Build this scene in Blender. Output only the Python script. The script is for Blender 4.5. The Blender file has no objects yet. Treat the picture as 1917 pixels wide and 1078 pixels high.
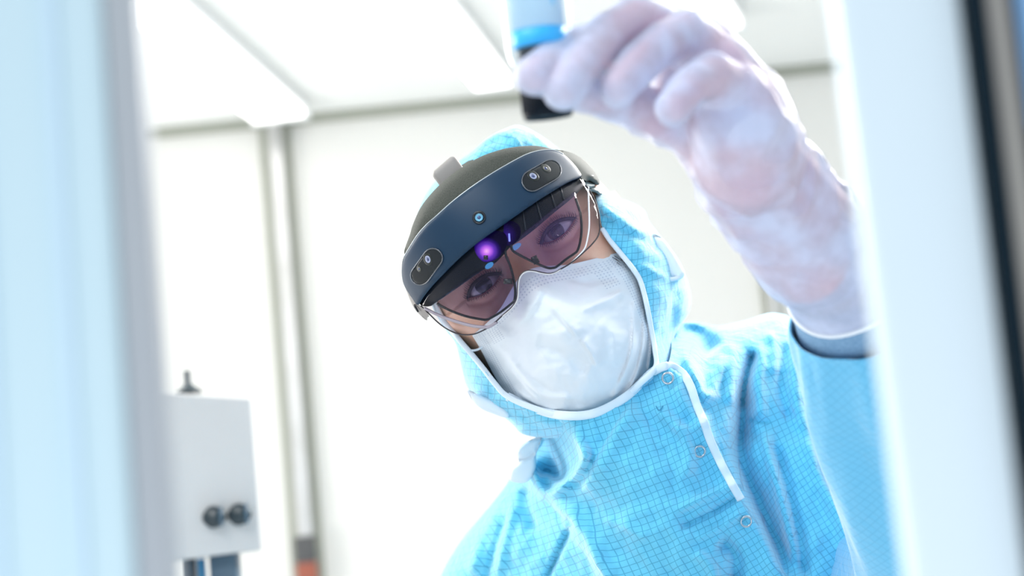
import bpy, bmesh, math, random
import numpy as np
from mathutils import Vector, Matrix, noise
from mathutils.geometry import delaunay_2d_cdt
random.seed(7)
S = bpy.context.scene
COL = S.collection
PI = math.pi

# ------------------------------------------------------------------ camera
F = 3200.0
PITCH, ROLL = 9.0, 5.6
cd = bpy.data.cameras.new('camera'); cam = bpy.data.objects.new('camera', cd); COL.objects.link(cam)
cd.sensor_width = 36.0; cd.lens = F / 1917.0 * 36.0
CAM = Vector((0, 0, 1.45))
RM = (Matrix.Rotation(math.radians(90 + PITCH), 4, 'X') @ Matrix.Rotation(math.radians(-ROLL), 4, 'Z'))
MW = Matrix.Translation(CAM) @ RM
cam.matrix_world = MW
cd.clip_start = 0.05
cd.dof.use_dof = True; cd.dof.focus_distance = 1.165; cd.dof.aperture_fstop = 5.0
S.camera = cam
# ------------------------------------------------------------------ look
S.view_settings.view_transform = 'Standard'; S.view_settings.look = 'None'
S.view_settings.gamma = 1.0; S.view_settings.use_curve_mapping = False
S.view_settings.exposure = 0.0
# ------------------------------------------------------------------ world: cool from the camera side, warm white from the room
w = bpy.data.worlds.new('world'); S.world = w; w.use_nodes = True
nt = w.node_tree; nt.nodes.clear()
wo = nt.nodes.new('ShaderNodeOutputWorld'); bg = nt.nodes.new('ShaderNodeBackground')
tc = nt.nodes.new('ShaderNodeTexCoord'); sx = nt.nodes.new('ShaderNodeSeparateXYZ'); rp = nt.nodes.new('ShaderNodeValToRGB')
mp = nt.nodes.new('ShaderNodeMapRange'); mp.inputs[1].default_value = -1; mp.inputs[2].default_value = 1
nt.links.new(tc.outputs['Generated'], sx.inputs[0]); nt.links.new(sx.outputs[1], mp.inputs[0]); nt.links.new(mp.outputs[0], rp.inputs[0])
rp.color_ramp.elements[0].color = (0.80, 0.90, 1.0, 1); rp.color_ramp.elements[1].color = (1.0, 0.985, 0.95, 1)
rp.color_ramp.elements[0].position = 0.25; rp.color_ramp.elements[1].position = 0.75
nt.links.new(rp.outputs[0], bg.inputs[0]); bg.inputs[1].default_value = 0.80
nt.links.new(bg.outputs[0], wo.inputs[0])

def area(name, loc, target, sx_, sy_, power, col=(1, 1, 1)):
    l = bpy.data.lights.new(name, 'AREA'); l.shape = 'RECTANGLE'; l.size = sx_; l.size_y = sy_; l.energy = power; l.color = col
    o = bpy.data.objects.new(name, l); COL.objects.link(o); o.location = loc
    o.rotation_euler = (Vector(target) - Vector(loc)).to_track_quat('-Z', 'Y').to_euler()
    return o
area('ceiling_lamp_light', (0.75, 2.1, 2.45), (0.15, 1.25, 1.35), 0.8, 0.8, 62, (1, 0.98, 0.95))
area('wall_fill_light', (0.0, 2.5, 2.35), (0.0, 4.0, 1.4), 2.6, 0.4, 2, (1, 0.98, 0.95))  # added fill aimed at the back wall to brighten it, not a fixture
area('front_fill_light', (-0.35, 0.55, 2.35), (0.05, 1.2, 1.3), 0.6, 0.3, 7, (1, 0.99, 0.97))  # fill added overhead in front, lightens upward-facing cloth; no lamp hangs there
area('shoulder_fill_light', (-1.1, 2.1, 2.2), (-0.1, 1.3, 1.25), 0.7, 0.7, 20, (1, 0.98, 0.95))  # invented source at the left, added to pale the near shoulder
area('ceiling_fill_light', (-2.0, 2.7, 1.3), (-0.2, 3.0, 2.5), 0.8, 0.8, 22, (1, 0.98, 0.95))  # unseen uplight added only to whiten the ceiling
area('face_fill_light', (-0.25, 0.1, 0.75), (0.05, 1.2, 1.55), 0.5, 0.4, 5, (0.9, 0.95, 1.0))  # low front fill added to lift the face; the hatch has no lamp

# ------------------------------------------------------------------ helpers: points
def P(px, py, d):
    return MW @ Vector(((px - 958.5) / F * d, -(py - 539.0) / F * d, -d))
MWn = np.array(MW)
def PA(a):      # array of (px, py, depth) -> world points
    a = np.asarray(a, float); d = a[:, 2]
    c = np.stack([(a[:, 0] - 958.5) / F * d, -(a[:, 1] - 539.0) / F * d, -d, np.ones(len(d))], 1)
    return (c @ MWn.T)[:, :3]
def ray(px, py):
    return (MW.to_3x3() @ Vector(((px - 958.5) / F, -(py - 539.0) / F, -1)))
def on_y(px, py, y):
    r = ray(px, py); return CAM + r * (y / r.y)
def on_z(px, py, z):
    r = ray(px, py); return CAM + r * ((z - CAM.z) / r.z)
def cr(pts, n=8, closed=False):     # Catmull-Rom resampling
    p = np.asarray(pts, float); m = len(p); out = []
    rng = range(m) if closed else range(m - 1)
    for i in rng:
        if closed: a, b, c, d = p[(i-1) % m], p[i], p[(i+1) % m], p[(i+2) % m]
        else: a, b, c, d = p[max(i-1, 0)], p[i], p[i+1], p[min(i+2, m-1)]
        for k in range(n):
            t = k / n
            out.append(0.5*((2*b) + (-a+c)*t + (2*a-5*b+4*c-d)*t*t + (-a+3*b-3*c+d)*t**3))
    if not closed: out.append(p[-1])
    return np.array(out)
def seg_dist(q, line, closed=False):    # distance, signed side, position along, for points q to a polyline
    L = np.asarray(line, float)[:, :2]
    A = L; B = np.roll(L, -1, 0)
    if not closed: A, B = A[:-1], B[:-1]
    best = np.full(len(q), 1e9); side = np.zeros(len(q)); tt = np.zeros(len(q)); n = len(A)
    for i in range(n):
        ab = B[i]-A[i]; l2 = max(ab @ ab, 1e-9)
        t = np.clip(((q - A[i]) @ ab) / l2, 0, 1)
        dv = q - (A[i] + t[:, None]*ab); dd = np.hypot(dv[:, 0], dv[:, 1])
        m = dd < best
        best[m] = dd[m]; side[m] = (ab[0]*(q[:, 1]-A[i][1]) - ab[1]*(q[:, 0]-A[i][0]))[m]; tt[m] = ((i+t)/n)[m]
    return best, np.sign(side), tt
def inside(q, poly):
    x, y = q[:, 0], q[:, 1]; c = np.zeros(len(q), bool); n = len(poly)
    for i in range(n):
        x1, y1 = poly[i][:2]; x2, y2 = poly[(i+1) % n][:2]
        if y1 == y2: continue
        m = (y1 > y) != (y2 > y)
        c ^= m & (x < (x2-x1)*(y-y1)/(y2-y1)+x1)
    return c
class RBF:      # thin-plate surface through (px, py, value)
    def __init__(s, pts, smooth=0.0):
        p = np.asarray(pts, float); s.c = p[:, :2]/500.0; n = len(p)
        K = s.k(s.c) + smooth*np.eye(n); Q = np.hstack([np.ones((n, 1)), s.c])
        A = np.block([[K, Q], [Q.T, np.zeros((3, 3))]])
        s.w = np.linalg.solve(A, np.concatenate([p[:, 2], np.zeros(3)]))
    def k(s, a):
        r2 = ((a[:, None, :]-s.c[None])**2).sum(2); return 0.5*r2*np.log(r2+1e-12)
    def __call__(s, q):
        a = np.asarray(q, float)[:, :2]/500.0
        return np.hstack([s.k(a), np.ones((len(a), 1)), a]) @ s.w
def fold_disp(q, folds):    # each fold: points, width on its right side, width on its left side, height in metres
    z = np.zeros(len(q))
    for f in folds:
        pts, w1, w2, amp = f[:4]
        line = cr(pts, 5); lo = line[:, :2].min(0)-3*max(w1, w2); hi = line[:, :2].max(0)+3*max(w1, w2)
        m = (q[:, 0] > lo[0]) & (q[:, 0] < hi[0]) & (q[:, 1] > lo[1]) & (q[:, 1] < hi[1])
        if not m.any(): continue
        d, s, t = seg_dist(q[m], line)
        ww = np.where(s > 0, w1, w2)
        tap = np.clip(np.minimum(t, 1-t)*5, 0, 1); tap = tap*tap*(3-2*tap)
        if len(f) > 4: tap = np.maximum(tap, f[4])
        z[m] += amp*np.exp(-(d/ww)**2)*tap
    return z
def wrinkle(q, s1, a1, seed=0.0, stretch=(1, 1)):
    return np.array([noise.fractal(Vector((x/s1*stretch[0], y/s1*stretch[1], seed)), 1.0, 2.0, 3) for x, y in q])*a1

# ------------------------------------------------------------------ helpers: objects
def new_obj(name, verts, faces, mat, parent=None, uv=None, smooth=True, matidx=None):
    me = bpy.data.meshes.new(name)
    off = parent.matrix_world.translation if parent is not None else Vector((0, 0, 0))
    off = ROOTS.get(parent.name, off) if parent is not None else off
    V = np.asarray([tuple(v) for v in verts], float) - np.array(off)
    me.from_pydata(V.tolist(), [], [list(map(int, f)) for f in faces])
    mats = mat if isinstance(mat, (list, tuple)) else [mat]
    for m in mats: me.materials.append(m)
    if uv is not None:
        ul = me.uv_layers.new(name='UVMap')
        li = np.zeros(len(me.loops), int); me.loops.foreach_get('vertex_index', li)
        ul.data.foreach_set('uv', np.asarray(uv, float)[li].ravel())
    if matidx is not None: me.polygons.foreach_set('material_index', list(map(int, matidx)))
    me.polygons.foreach_set('use_smooth', [smooth]*len(me.polygons))
    me.update()
    o = bpy.data.objects.new(name, me); COL.objects.link(o)
    if parent is not None:
        o.parent = parent; ROOTS[o.name] = off
    return o
ROOTS = {}
def root(name, loc, label, cat, group=None):
    o = bpy.data.objects.new(name, None); COL.objects.link(o); o.location = loc; o.empty_display_size = 0.05
    ROOTS[o.name] = Vector(loc); o['label'] = label; o['category'] = cat
    if group: o['group'] = group
    return o
def tag(o, label, cat, group=None):
    o['label'] = label; o['category'] = cat
    if group: o['group'] = group
    return o
def fix_normals(o):
    bm = bmesh.new(); bm.from_mesh(o.data); bmesh.ops.recalc_face_normals(bm, faces=bm.faces); bm.to_mesh(o.data); bm.free(); return o
def merge(*parts):
    V, Fc = [], []
    for v, f in parts:
        n = len(V); V += [tuple(x) for x in v]; Fc += [[i+n for i in ff] for ff in f]
    return V, Fc
def tube(path, radii, n=12, flat=1.0, up=None, cap=True, closed=False):
    p = [Vector(x) for x in path]; m = len(p)
    if not hasattr(radii, '__len__'): radii = [radii]*m
    V, Fc = [], []; prev = None
    for i in range(m):
        if closed: t = (p[(i+1) % m]-p[i-1]).normalized()
        else: t = (p[min(i+1, m-1)]-p[max(i-1, 0)]).normalized()
        if up is not None: a = Vector(up)
        elif prev is not None: a = prev
        else: a = Vector((0, 0, 1)) if abs(t.z) < 0.9 else Vector((1, 0, 0))
        u = (a - t*a.dot(t)); u = u.normalized() if u.length > 1e-6 else t.orthogonal().normalized()
        prev = u; v = t.cross(u)
        for k in range(n):
            an = 2*PI*k/n; V.append(p[i] + (u*math.cos(an)*flat + v*math.sin(an))*radii[i])
    for i in range(m if closed else m-1):
        for k in range(n):
            a, b = i*n+k, i*n+(k+1) % n; j = (i+1) % m
            Fc.append((a, b, j*n+(k+1) % n, j*n+k))
    if cap and not closed:
        Fc.append(tuple(range(n))[::-1]); Fc.append(tuple((m-1)*n+k for k in range(n)))
    return V, Fc
def ball(c, r, nu=16, nv=10, sc=(1, 1, 1)):
    c = Vector(c); V = [c+Vector((0, 0, r*sc[2]))]; Fc = []
    for i in range(1, nv):
        for k in range(nu):
            a, b = PI*i/nv, 2*PI*k/nu
            V.append(c+Vector((math.sin(a)*math.cos(b)*r*sc[0], math.sin(a)*math.sin(b)*r*sc[1], math.cos(a)*r*sc[2])))
    V.append(c-Vector((0, 0, r*sc[2])))
    for k in range(nu): Fc.append((0, 1+k, 1+(k+1) % nu))
    for i in range(nv-2):
        for k in range(nu):
            a = 1+i*nu; Fc.append((a+k, a+nu+k, a+nu+(k+1) % nu, a+(k+1) % nu))
    e = len(V)-1; a = 1+(nv-2)*nu
    for k in range(nu): Fc.append((a+k, e, a+(k+1) % nu))
    return V, Fc
def cone_chain(pts):    # pts: list of (Vector, radius): a limb of round cones
    V, Fc = [], []
    for i in range(len(pts)):
        V, Fc = merge((V, Fc), ball(pts[i][0], pts[i][1], 18, 12))
        if i: V, Fc = merge((V, Fc), tube([pts[i-1][0], pts[i][0]], [pts[i-1][1], pts[i][1]], 18))
    return V, Fc
def remeshed(V, Fc, voxel, smooth_it):
    me = bpy.data.meshes.new('tmp'); me.from_pydata([tuple(v) for v in V], [], Fc); o = bpy.data.objects.new('tmp', me); COL.objects.link(o)
    fix_normals(o)
    m = o.modifiers.new('r', 'REMESH'); m.mode = 'VOXEL'; m.voxel_size = voxel
    s = o.modifiers.new('s', 'SMOOTH'); s.factor = 0.6; s.iterations = smooth_it
    dg = bpy.context.evaluated_depsgraph_get(); dg.update()
    e = bpy.data.meshes.new_from_object(o.evaluated_get(dg))
    v = np.zeros(len(e.vertices)*3); e.vertices.foreach_get('co', v); n = np.zeros(len(e.vertices)*3); e.vertices.foreach_get('normal', n)
    fc = [tuple(p.vertices) for p in e.polygons]
    bpy.data.objects.remove(o); bpy.data.meshes.remove(e)
    return v.reshape(-1, 3), n.reshape(-1, 3), fc
def box_mesh(x0, x1, y0, y1, z0, z1, bevel=0.0, seg=3, frame=None):
    bm = bmesh.new(); bmesh.ops.create_cube(bm, size=1.0)
    for v in bm.verts: v.co = Vector(((x0+x1)/2+v.co.x*(x1-x0), (y0+y1)/2+v.co.y*(y1-y0), (z0+z1)/2+v.co.z*(z1-z0)))
    if bevel: bmesh.ops.bevel(bm, geom=bm.edges[:], offset=bevel, segments=seg, profile=0.5, affect='EDGES')
    if frame is not None: bmesh.ops.transform(bm, matrix=frame, verts=bm.verts)
    bm.verts.ensure_lookup_table(); V = [v.co.copy() for v in bm.verts]; Fc = [tuple(v.index for v in f.verts) for f in bm.faces]; bm.free()
    return V, Fc
def lathe(profile, frame, n=40):    # profile: (radius, z) in the frame
    V, Fc = [], []
    for r, z in profile:
        for k in range(n): V.append(frame @ Vector((r*math.cos(2*PI*k/n), r*math.sin(2*PI*k/n), z)))
    for i in range(len(profile)-1):
        for k in range(n): Fc.append((i*n+k, i*n+(k+1) % n, (i+1)*n+(k+1) % n, (i+1)*n+k))
    Fc.append(tuple(range(n))[::-1]); Fc.append(tuple((len(profile)-1)*n+k for k in range(n)))
    return V, Fc

def sheet(outline, depth, back, step, rings=(1.0, 3.0), hole=None, n=4, uvf=None, round_lines=None, R=40, T=0.02, folds=(), extra=None, closed_smooth=True):
    """A solid body of cloth or shell: outline (view directions), front depth function, thickness function; rounded along round_lines."""
    OL = cr(outline, n, True) if closed_smooth else np.asarray(outline, float)
    # even spacing
    pts = [OL[:, :2]]; loops = [len(OL)]
    if hole is not None:
        HL = cr(hole, n, True)[:, :2]; pts.append(HL); loops.append(len(HL))
    lo, hi = OL[:, :2].min(0), OL[:, :2].max(0)
    gx, gy = np.meshgrid(np.arange(lo[0], hi[0], step), np.arange(lo[1], hi[1], step*0.87))
    gx[1::2] += step/2
    g = np.stack([gx.ravel(), gy.ravel()], 1); g = g[inside(g, OL)]
    d, _, _ = seg_dist(g, OL, True); g = g[d > step*0.6]
    if hole is not None:
        g = g[~inside(g, HL)]; d, _, _ = seg_dist(g, HL, True); g = g[d > step*0.5]
    ringp = []
    if round_lines:
        nxt = np.roll(OL[:, :2], -1, 0)-np.roll(OL[:, :2], 1, 0); nn = np.stack([-nxt[:, 1], nxt[:, 0]], 1)/np.maximum(np.hypot(nxt[:, 0], nxt[:, 1]), 1e-6)[:, None]
        test = inside(OL[:, :2]+nn*2, OL); nn[~test] *= -1
        for rr in rings:
            q = OL[:, :2]+nn*rr; ok = inside(q, OL); q = q[ok]; dd, _, _ = seg_dist(q, OL, True); ringp.append(q[dd > rr*0.9])
    if ringp:
        rp_ = np.vstack(ringp); rmax = max(rings)
        d, _, _ = seg_dist(g, OL, True); g = g[d > rmax+step*0.3]
        g = np.vstack([rp_, g])
    allp = np.vstack(pts+[g]); edges = []; k = 0
    for L in loops:
        edges += [(k+i, k+(i+1) % L) for i in range(L)]; k += L
    vv, ee, ff, _, _, _ = delaunay_2d_cdt([Vector(p) for p in allp], edges, [], 0, 1e-4)
    q = np.array([tuple(v) for v in vv]); tri = np.array([f for f in ff])
    cen = q[tri].mean(1); keep = inside(cen, OL); tri_b = tri[keep]
    kf = keep.copy()
    if hole is not None: kf &= ~inside(cen, HL)
    tri_f = tri[kf]
    if round_lines:
        dist = np.full(len(q), 1e9)
        for rl in round_lines: dist = np.minimum(dist, seg_dist(q, cr(rl, 5))[0])
        h = np.sqrt(np.clip(1-(1-np.clip(dist/R, 0, 1))**2, 0, 1))
    else: h = np.ones(len(q))
    D = depth(q); dz = fold_disp(q, folds) if folds else np.zeros(len(q))
    if extra is not None: dz = dz+extra(q)
    df = D + T*(1-h) - dz*np.clip(h*1.5, 0, 1)
    db = np.maximum(D + T + back(q)*h, df+0.0005)
    nq = len(q)
    V = np.vstack([PA(np.column_stack([q, df])), PA(np.column_stack([q, db]))])
    Fc = [tuple(t) for t in tri_f]+[tuple(t[::-1]+nq) for t in tri_b]
    # walls along the outline
    from collections import Counter
    def bedges(tr):
        c = {}
        for a, b, e in tr:
            for u, v in ((a, b), (b, e), (e, a)):
                c[(min(u, v), max(u, v))] = None if (min(u, v), max(u, v)) in c else (u, v)
        return [x for x in c.values() if x is not None]
    ob = set((min(u, v), max(u, v)) for u, v in bedges(tri_b))
    for u, v in bedges(tri_f):
        if (min(u, v), max(u, v)) in ob: Fc.append((v, u, u+nq, v+nq))
    uv = uvf(q, dz) if uvf else np.column_stack([q[:, 0], -q[:, 1]])*1.2/F
    return V, Fc, np.vstack([uv, uv+np.array([0.0013, 0.0021])])
def gridsurf(ctrl, nu, nv, folds=(), extra=None, thick=0.001):
    C = np.asarray(ctrl, float)
    rows = np.stack([cr(C[i], nu) for i in range(len(C))]); full = np.stack([cr(rows[:, j], nv) for j in range(rows.shape[1])], 1)
    H, W_, _ = full.shape; q = full.reshape(-1, 3).copy()
    dz = fold_disp(q[:, :2], folds)
    if extra is not None: dz = dz + extra(q[:, :2])
    q[:, 2] -= dz; n = len(q); qb = q.copy(); qb[:, 2] += thick
    V = np.vstack([PA(q), PA(qb)]); Fc = []
    for i in range(H-1):
        for j in range(W_-1):
            a = i*W_+j; Fc.append((a, a+W_, a+W_+1, a+1)); Fc.append((n+a, n+a+1, n+a+W_+1, n+a+W_))
    for j in range(W_-1):
        Fc.append((j, j+1, n+j+1, n+j)); a = (H-1)*W_+j; Fc.append((a+1, a, n+a, n+a+1))
    for i in range(H-1):
        a = i*W_; Fc.append((a+W_, a, n+a, n+a+W_)); a = i*W_+W_-1; Fc.append((a, a+W_, n+a+W_, n+a))
    uu, vv = np.meshgrid(np.linspace(0, 1, W_), np.linspace(0, 1, H)); uv = np.stack([uu.ravel(), vv.ravel()], 1)
    return V, Fc, np.vstack([uv, uv]), full

# ------------------------------------------------------------------ materials
def mat(name, col, rough=0.5, metal=0.0, spec=0.5, **kw):
    m = bpy.data.materials.new(name); m.use_nodes = True; b = m.node_tree.nodes['Principled BSDF']
    b.inputs['Base Color'].default_value = (*col, 1); b.inputs['Roughness'].default_value = rough; b.inputs['Metallic'].default_value = metal
    b.inputs['Specular IOR Level'].default_value = spec
    for k, v in kw.items(): b.inputs[k.replace('_', ' ')].default_value = v
    return m
def N(m, t, **kw):
    n = m.node_tree.nodes.new(t)
    for k, v in kw.items(): setattr(n, k, v)
    return n
def L(m, a, b): m.node_tree.links.new(a, b)
def bsdf(m): return m.node_tree.nodes['Principled BSDF']
def add_noise(m, scale, c0, c1, bump=0.0, dist=0.001, detail=4.0, coord='Object'):
    t = N(m, 'ShaderNodeTexCoord'); n = N(m, 'ShaderNodeTexNoise'); n.inputs['Scale'].default_value = scale; n.inputs['Detail'].default_value = detail
    L(m, t.outputs[coord], n.inputs['Vector'])
    r = N(m, 'ShaderNodeValToRGB'); r.color_ramp.elements[0].color = (*c0, 1); r.color_ramp.elements[1].color = (*c1, 1)
    r.color_ramp.elements[0].position = 0.3; r.color_ramp.elements[1].position = 0.7
    L(m, n.outputs[0], r.inputs[0]); L(m, r.outputs[0], bsdf(m).inputs['Base Color'])
    if bump:
        bp = N(m, 'ShaderNodeBump'); bp.inputs['Strength'].default_value = bump; bp.inputs['Distance'].default_value = dist
        L(m, n.outputs[0], bp.inputs['Height']); L(m, bp.outputs[0], bsdf(m).inputs['Normal'])
    return m
def math_node(m, op, a, b=None, c=None):
    n = N(m, 'ShaderNodeMath', operation=op)
    for i, x in enumerate((a, b, c)):
        if x is None: continue
        if isinstance(x, (int, float)): n.inputs[i].default_value = x
        else: L(m, x, n.inputs[i])
    return n.outputs[0]
def grid_cloth(name, base, line, pitch=0.0047, width=0.085, amount=0.6, wave=0.0004):
    m = mat(name, base, 0.85, 0, 0.25); b = bsdf(m)
    uvn = N(m, 'ShaderNodeUVMap'); uvn.uv_map = 'UVMap'
    nz = N(m, 'ShaderNodeTexNoise'); nz.inputs['Scale'].default_value = 12; nz.inputs['Detail'].default_value = 1.5; L(m, uvn.outputs[0], nz.inputs['Vector'])
    sub = N(m, 'ShaderNodeVectorMath', operation='SUBTRACT'); L(m, nz.outputs['Color'], sub.inputs[0]); sub.inputs[1].default_value = (0.5, 0.5, 0.5)
    sc = N(m, 'ShaderNodeVectorMath', operation='SCALE'); L(m, sub.outputs[0], sc.inputs[0]); sc.inputs['Scale'].default_value = wave*9
    ad = N(m, 'ShaderNodeVectorMath', operation='ADD'); L(m, uvn.outputs[0], ad.inputs[0]); L(m, sc.outputs[0], ad.inputs[1])
    sp = N(m, 'ShaderNodeSeparateXYZ'); L(m, ad.outputs[0], sp.inputs[0])
    ls = []
    for k in (0, 1):
        f = math_node(m, 'FRACT', math_node(m, 'DIVIDE', sp.outputs[k], pitch))
        dd = math_node(m, 'ABSOLUTE', math_node(m, 'SUBTRACT', f, 0.5))
        mr = N(m, 'ShaderNodeMapRange'); mr.interpolation_type = 'SMOOTHSTEP'
        mr.inputs[1].default_value = width; mr.inputs[2].default_value = width*0.35; mr.inputs[3].default_value = 0; mr.inputs[4].default_value = 1
        L(m, dd, mr.inputs[0]); ls.append(mr.outputs[0])
    g = math_node(m, 'MAXIMUM', ls[0], ls[1]); g = math_node(m, 'MULTIPLY', g, amount)
    mx = N(m, 'ShaderNodeMix', data_type='RGBA'); L(m, g, mx.inputs[0]); mx.inputs[6].default_value = (*base, 1); mx.inputs[7].default_value = (*line, 1)
    L(m, mx.outputs[2], b.inputs['Base Color'])
    tc2 = N(m, 'ShaderNodeTexCoord'); n1 = N(m, 'ShaderNodeTexNoise'); n1.inputs['Scale'].default_value = 55; n1.inputs['Detail'].default_value = 4; n1.inputs['Distortion'].default_value = 1.2
    L(m, tc2.outputs['Object'], n1.inputs['Vector'])
    bp = N(m, 'ShaderNodeBump'); bp.inputs['Strength'].default_value = 0.35; bp.inputs['Distance'].default_value = 0.004
    L(m, n1.outputs[0], bp.inputs['Height']); L(m, bp.outputs[0], b.inputs['Normal'])
    b.inputs['Sheen Weight'].default_value = 0.75; b.inputs['Sheen Roughness'].default_value = 0.45; b.inputs['Sheen Tint'].default_value = (1, 1, 1, 1)
    return m
def glass(name, tint, refl=0.12, rough=0.02, diff=None, diff_amt=0.0):
    m = bpy.data.materials.new(name); m.use_nodes = True; t = m.node_tree; t.nodes.clear()
    o = N(m, 'ShaderNodeOutputMaterial'); tr = N(m, 'ShaderNodeBsdfTransparent'); tr.inputs[0].default_value = (*tint, 1)
    gl = N(m, 'ShaderNodeBsdfGlossy'); gl.inputs['Roughness'].default_value = rough
    fr = N(m, 'ShaderNodeLayerWeight'); fr.inputs[0].default_value = 0.5
    fa = math_node(m, 'MINIMUM', math_node(m, 'ADD', math_node(m, 'MULTIPLY', math_node(m, 'POWER', fr.outputs['Facing'], 4.0), 0.6), 0.004+refl*0.1), 1.0)
    mx = N(m, 'ShaderNodeMixShader'); L(m, fa, mx.inputs[0]); L(m, tr.outputs[0], mx.inputs[1]); L(m, gl.outputs[0], mx.inputs[2])
    last = mx.outputs[0]
    if diff:
        df = N(m, 'ShaderNodeBsdfDiffuse'); df.inputs[0].default_value = (*diff, 1)
        m2 = N(m, 'ShaderNodeMixShader'); m2.inputs[0].default_value = diff_amt; L(m, last, m2.inputs[1]); L(m, df.outputs[0], m2.inputs[2]); last = m2.outputs[0]
    L(m, last, o.inputs[0]); return m
def emit(name, col, strength):
    m = bpy.data.materials.new(name); m.use_nodes = True; t = m.node_tree; t.nodes.clear()
    o = N(m, 'ShaderNodeOutputMaterial'); e = N(m, 'ShaderNodeEmission'); e.inputs[0].default_value = (*col, 1); e.inputs[1].default_value = strength
    L(m, e.outputs[0], o.inputs[0]); return m

M_wall = add_noise(mat('cleanroom_wall', (0.9, 0.9, 0.87), 0.5), 1.5, (0.83, 0.81, 0.765), (0.855, 0.835, 0.79))
M_ceil = add_noise(mat('ceiling_panel', (0.9, 0.9, 0.88), 0.6), 2.0, (0.94, 0.94, 0.91), (0.96, 0.96, 0.93))
M_floor = add_noise(mat('floor_vinyl', (0.7, 0.74, 0.76), 0.4), 6.0, (0.66, 0.70, 0.72), (0.74, 0.78, 0.8))
M_seam = mat('grey_seal', (0.36, 0.37, 0.31), 0.7)
M_alu = add_noise(mat('aluminium_post', (0.62, 0.61, 0.6), 0.35, 0.5), 8.0, (0.6, 0.59, 0.57), (0.72, 0.71, 0.7))
M_darkclip = mat('dark_clip', (0.09, 0.09, 0.09), 0.5)
M_redclip = mat('red_brown_clip', (0.35, 0.10, 0.06), 0.5)
M_tube = emit('strip_light_diffuser', (1, 0.99, 0.97), 3.2)
M_white_plastic = mat('white_plastic', (0.85, 0.86, 0.86), 0.4)
M_frame_blue = add_noise(mat('pale_blue_frame', (0.6, 0.82, 0.95), 0.35), 3.0, (0.66, 0.85, 0.92), (0.71, 0.88, 0.94))
M_frame_white = mat('paler_upright', (0.82, 0.93, 0.99), 0.3)
M_frame_edge = mat('paler_frame_edge', (0.68, 0.86, 0.98), 0.3)
M_jamb = add_noise(mat('grey_jamb', (0.55, 0.58, 0.62), 0.5), 5.0, (0.48, 0.50, 0.53), (0.53, 0.55, 0.57))
M_gasket = mat('black_gasket', (0.001, 0.012, 0.022), 0.6, 0, 0.15)
M_taupe = add_noise(mat('brushed_metal_strip', (0.4, 0.38, 0.35), 0.35, 0.2), 4.0, (0.40, 0.37, 0.34), (0.5, 0.47, 0.42))
M_blueglass = mat('blue_panel', (0.3, 0.55, 0.9), 0.2)
M_navy = mat('navy_latch', (0.01, 0.035, 0.06), 0.4)
M_box = add_noise(mat('grey_enclosure', (0.6, 0.62, 0.65), 0.45), 10, (0.62, 0.60, 0.59), (0.67, 0.65, 0.64))
M_knob = mat('dark_knob', (0.03, 0.045, 0.055), 0.35)
M_slate = mat('slate_blue_column', (0.07, 0.12, 0.17), 0.4)
M_cable = mat('light_blue_tube', (0.12, 0.42, 0.72), 0.4)

M_cloth = grid_cloth('blue_grid_fabric', (0.16, 0.62, 0.86), (0.03, 0.25, 0.46))
M_pipe = mat('white_binding_tape', (0.78, 0.87, 0.95), 0.7)
M_tape = mat('white_fabric_panel', (0.82, 0.88, 0.94), 0.8)
M_skin = mat('skin', (0.62, 0.33, 0.22), 0.45, 0, 0.4, Subsurface_Weight=0.12, Subsurface_Scale=0.01)
add_noise(M_skin, 90, (0.80, 0.44, 0.31), (0.88, 0.54, 0.40), 0.15, 0.0006)
M_pinkskin = add_noise(mat('hand_skin', (0.85, 0.3, 0.3), 0.5), 40, (0.80, 0.30, 0.30), (0.86, 0.46, 0.42))
M_hair = mat('dark_hair', (0.035, 0.022, 0.015), 0.5)
M_lash = mat('lash', (0.012, 0.008, 0.008), 0.5)
M_mask = mat('white_nonwoven', (0.80, 0.84, 0.88), 0.9, 0, 0.1)
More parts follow.
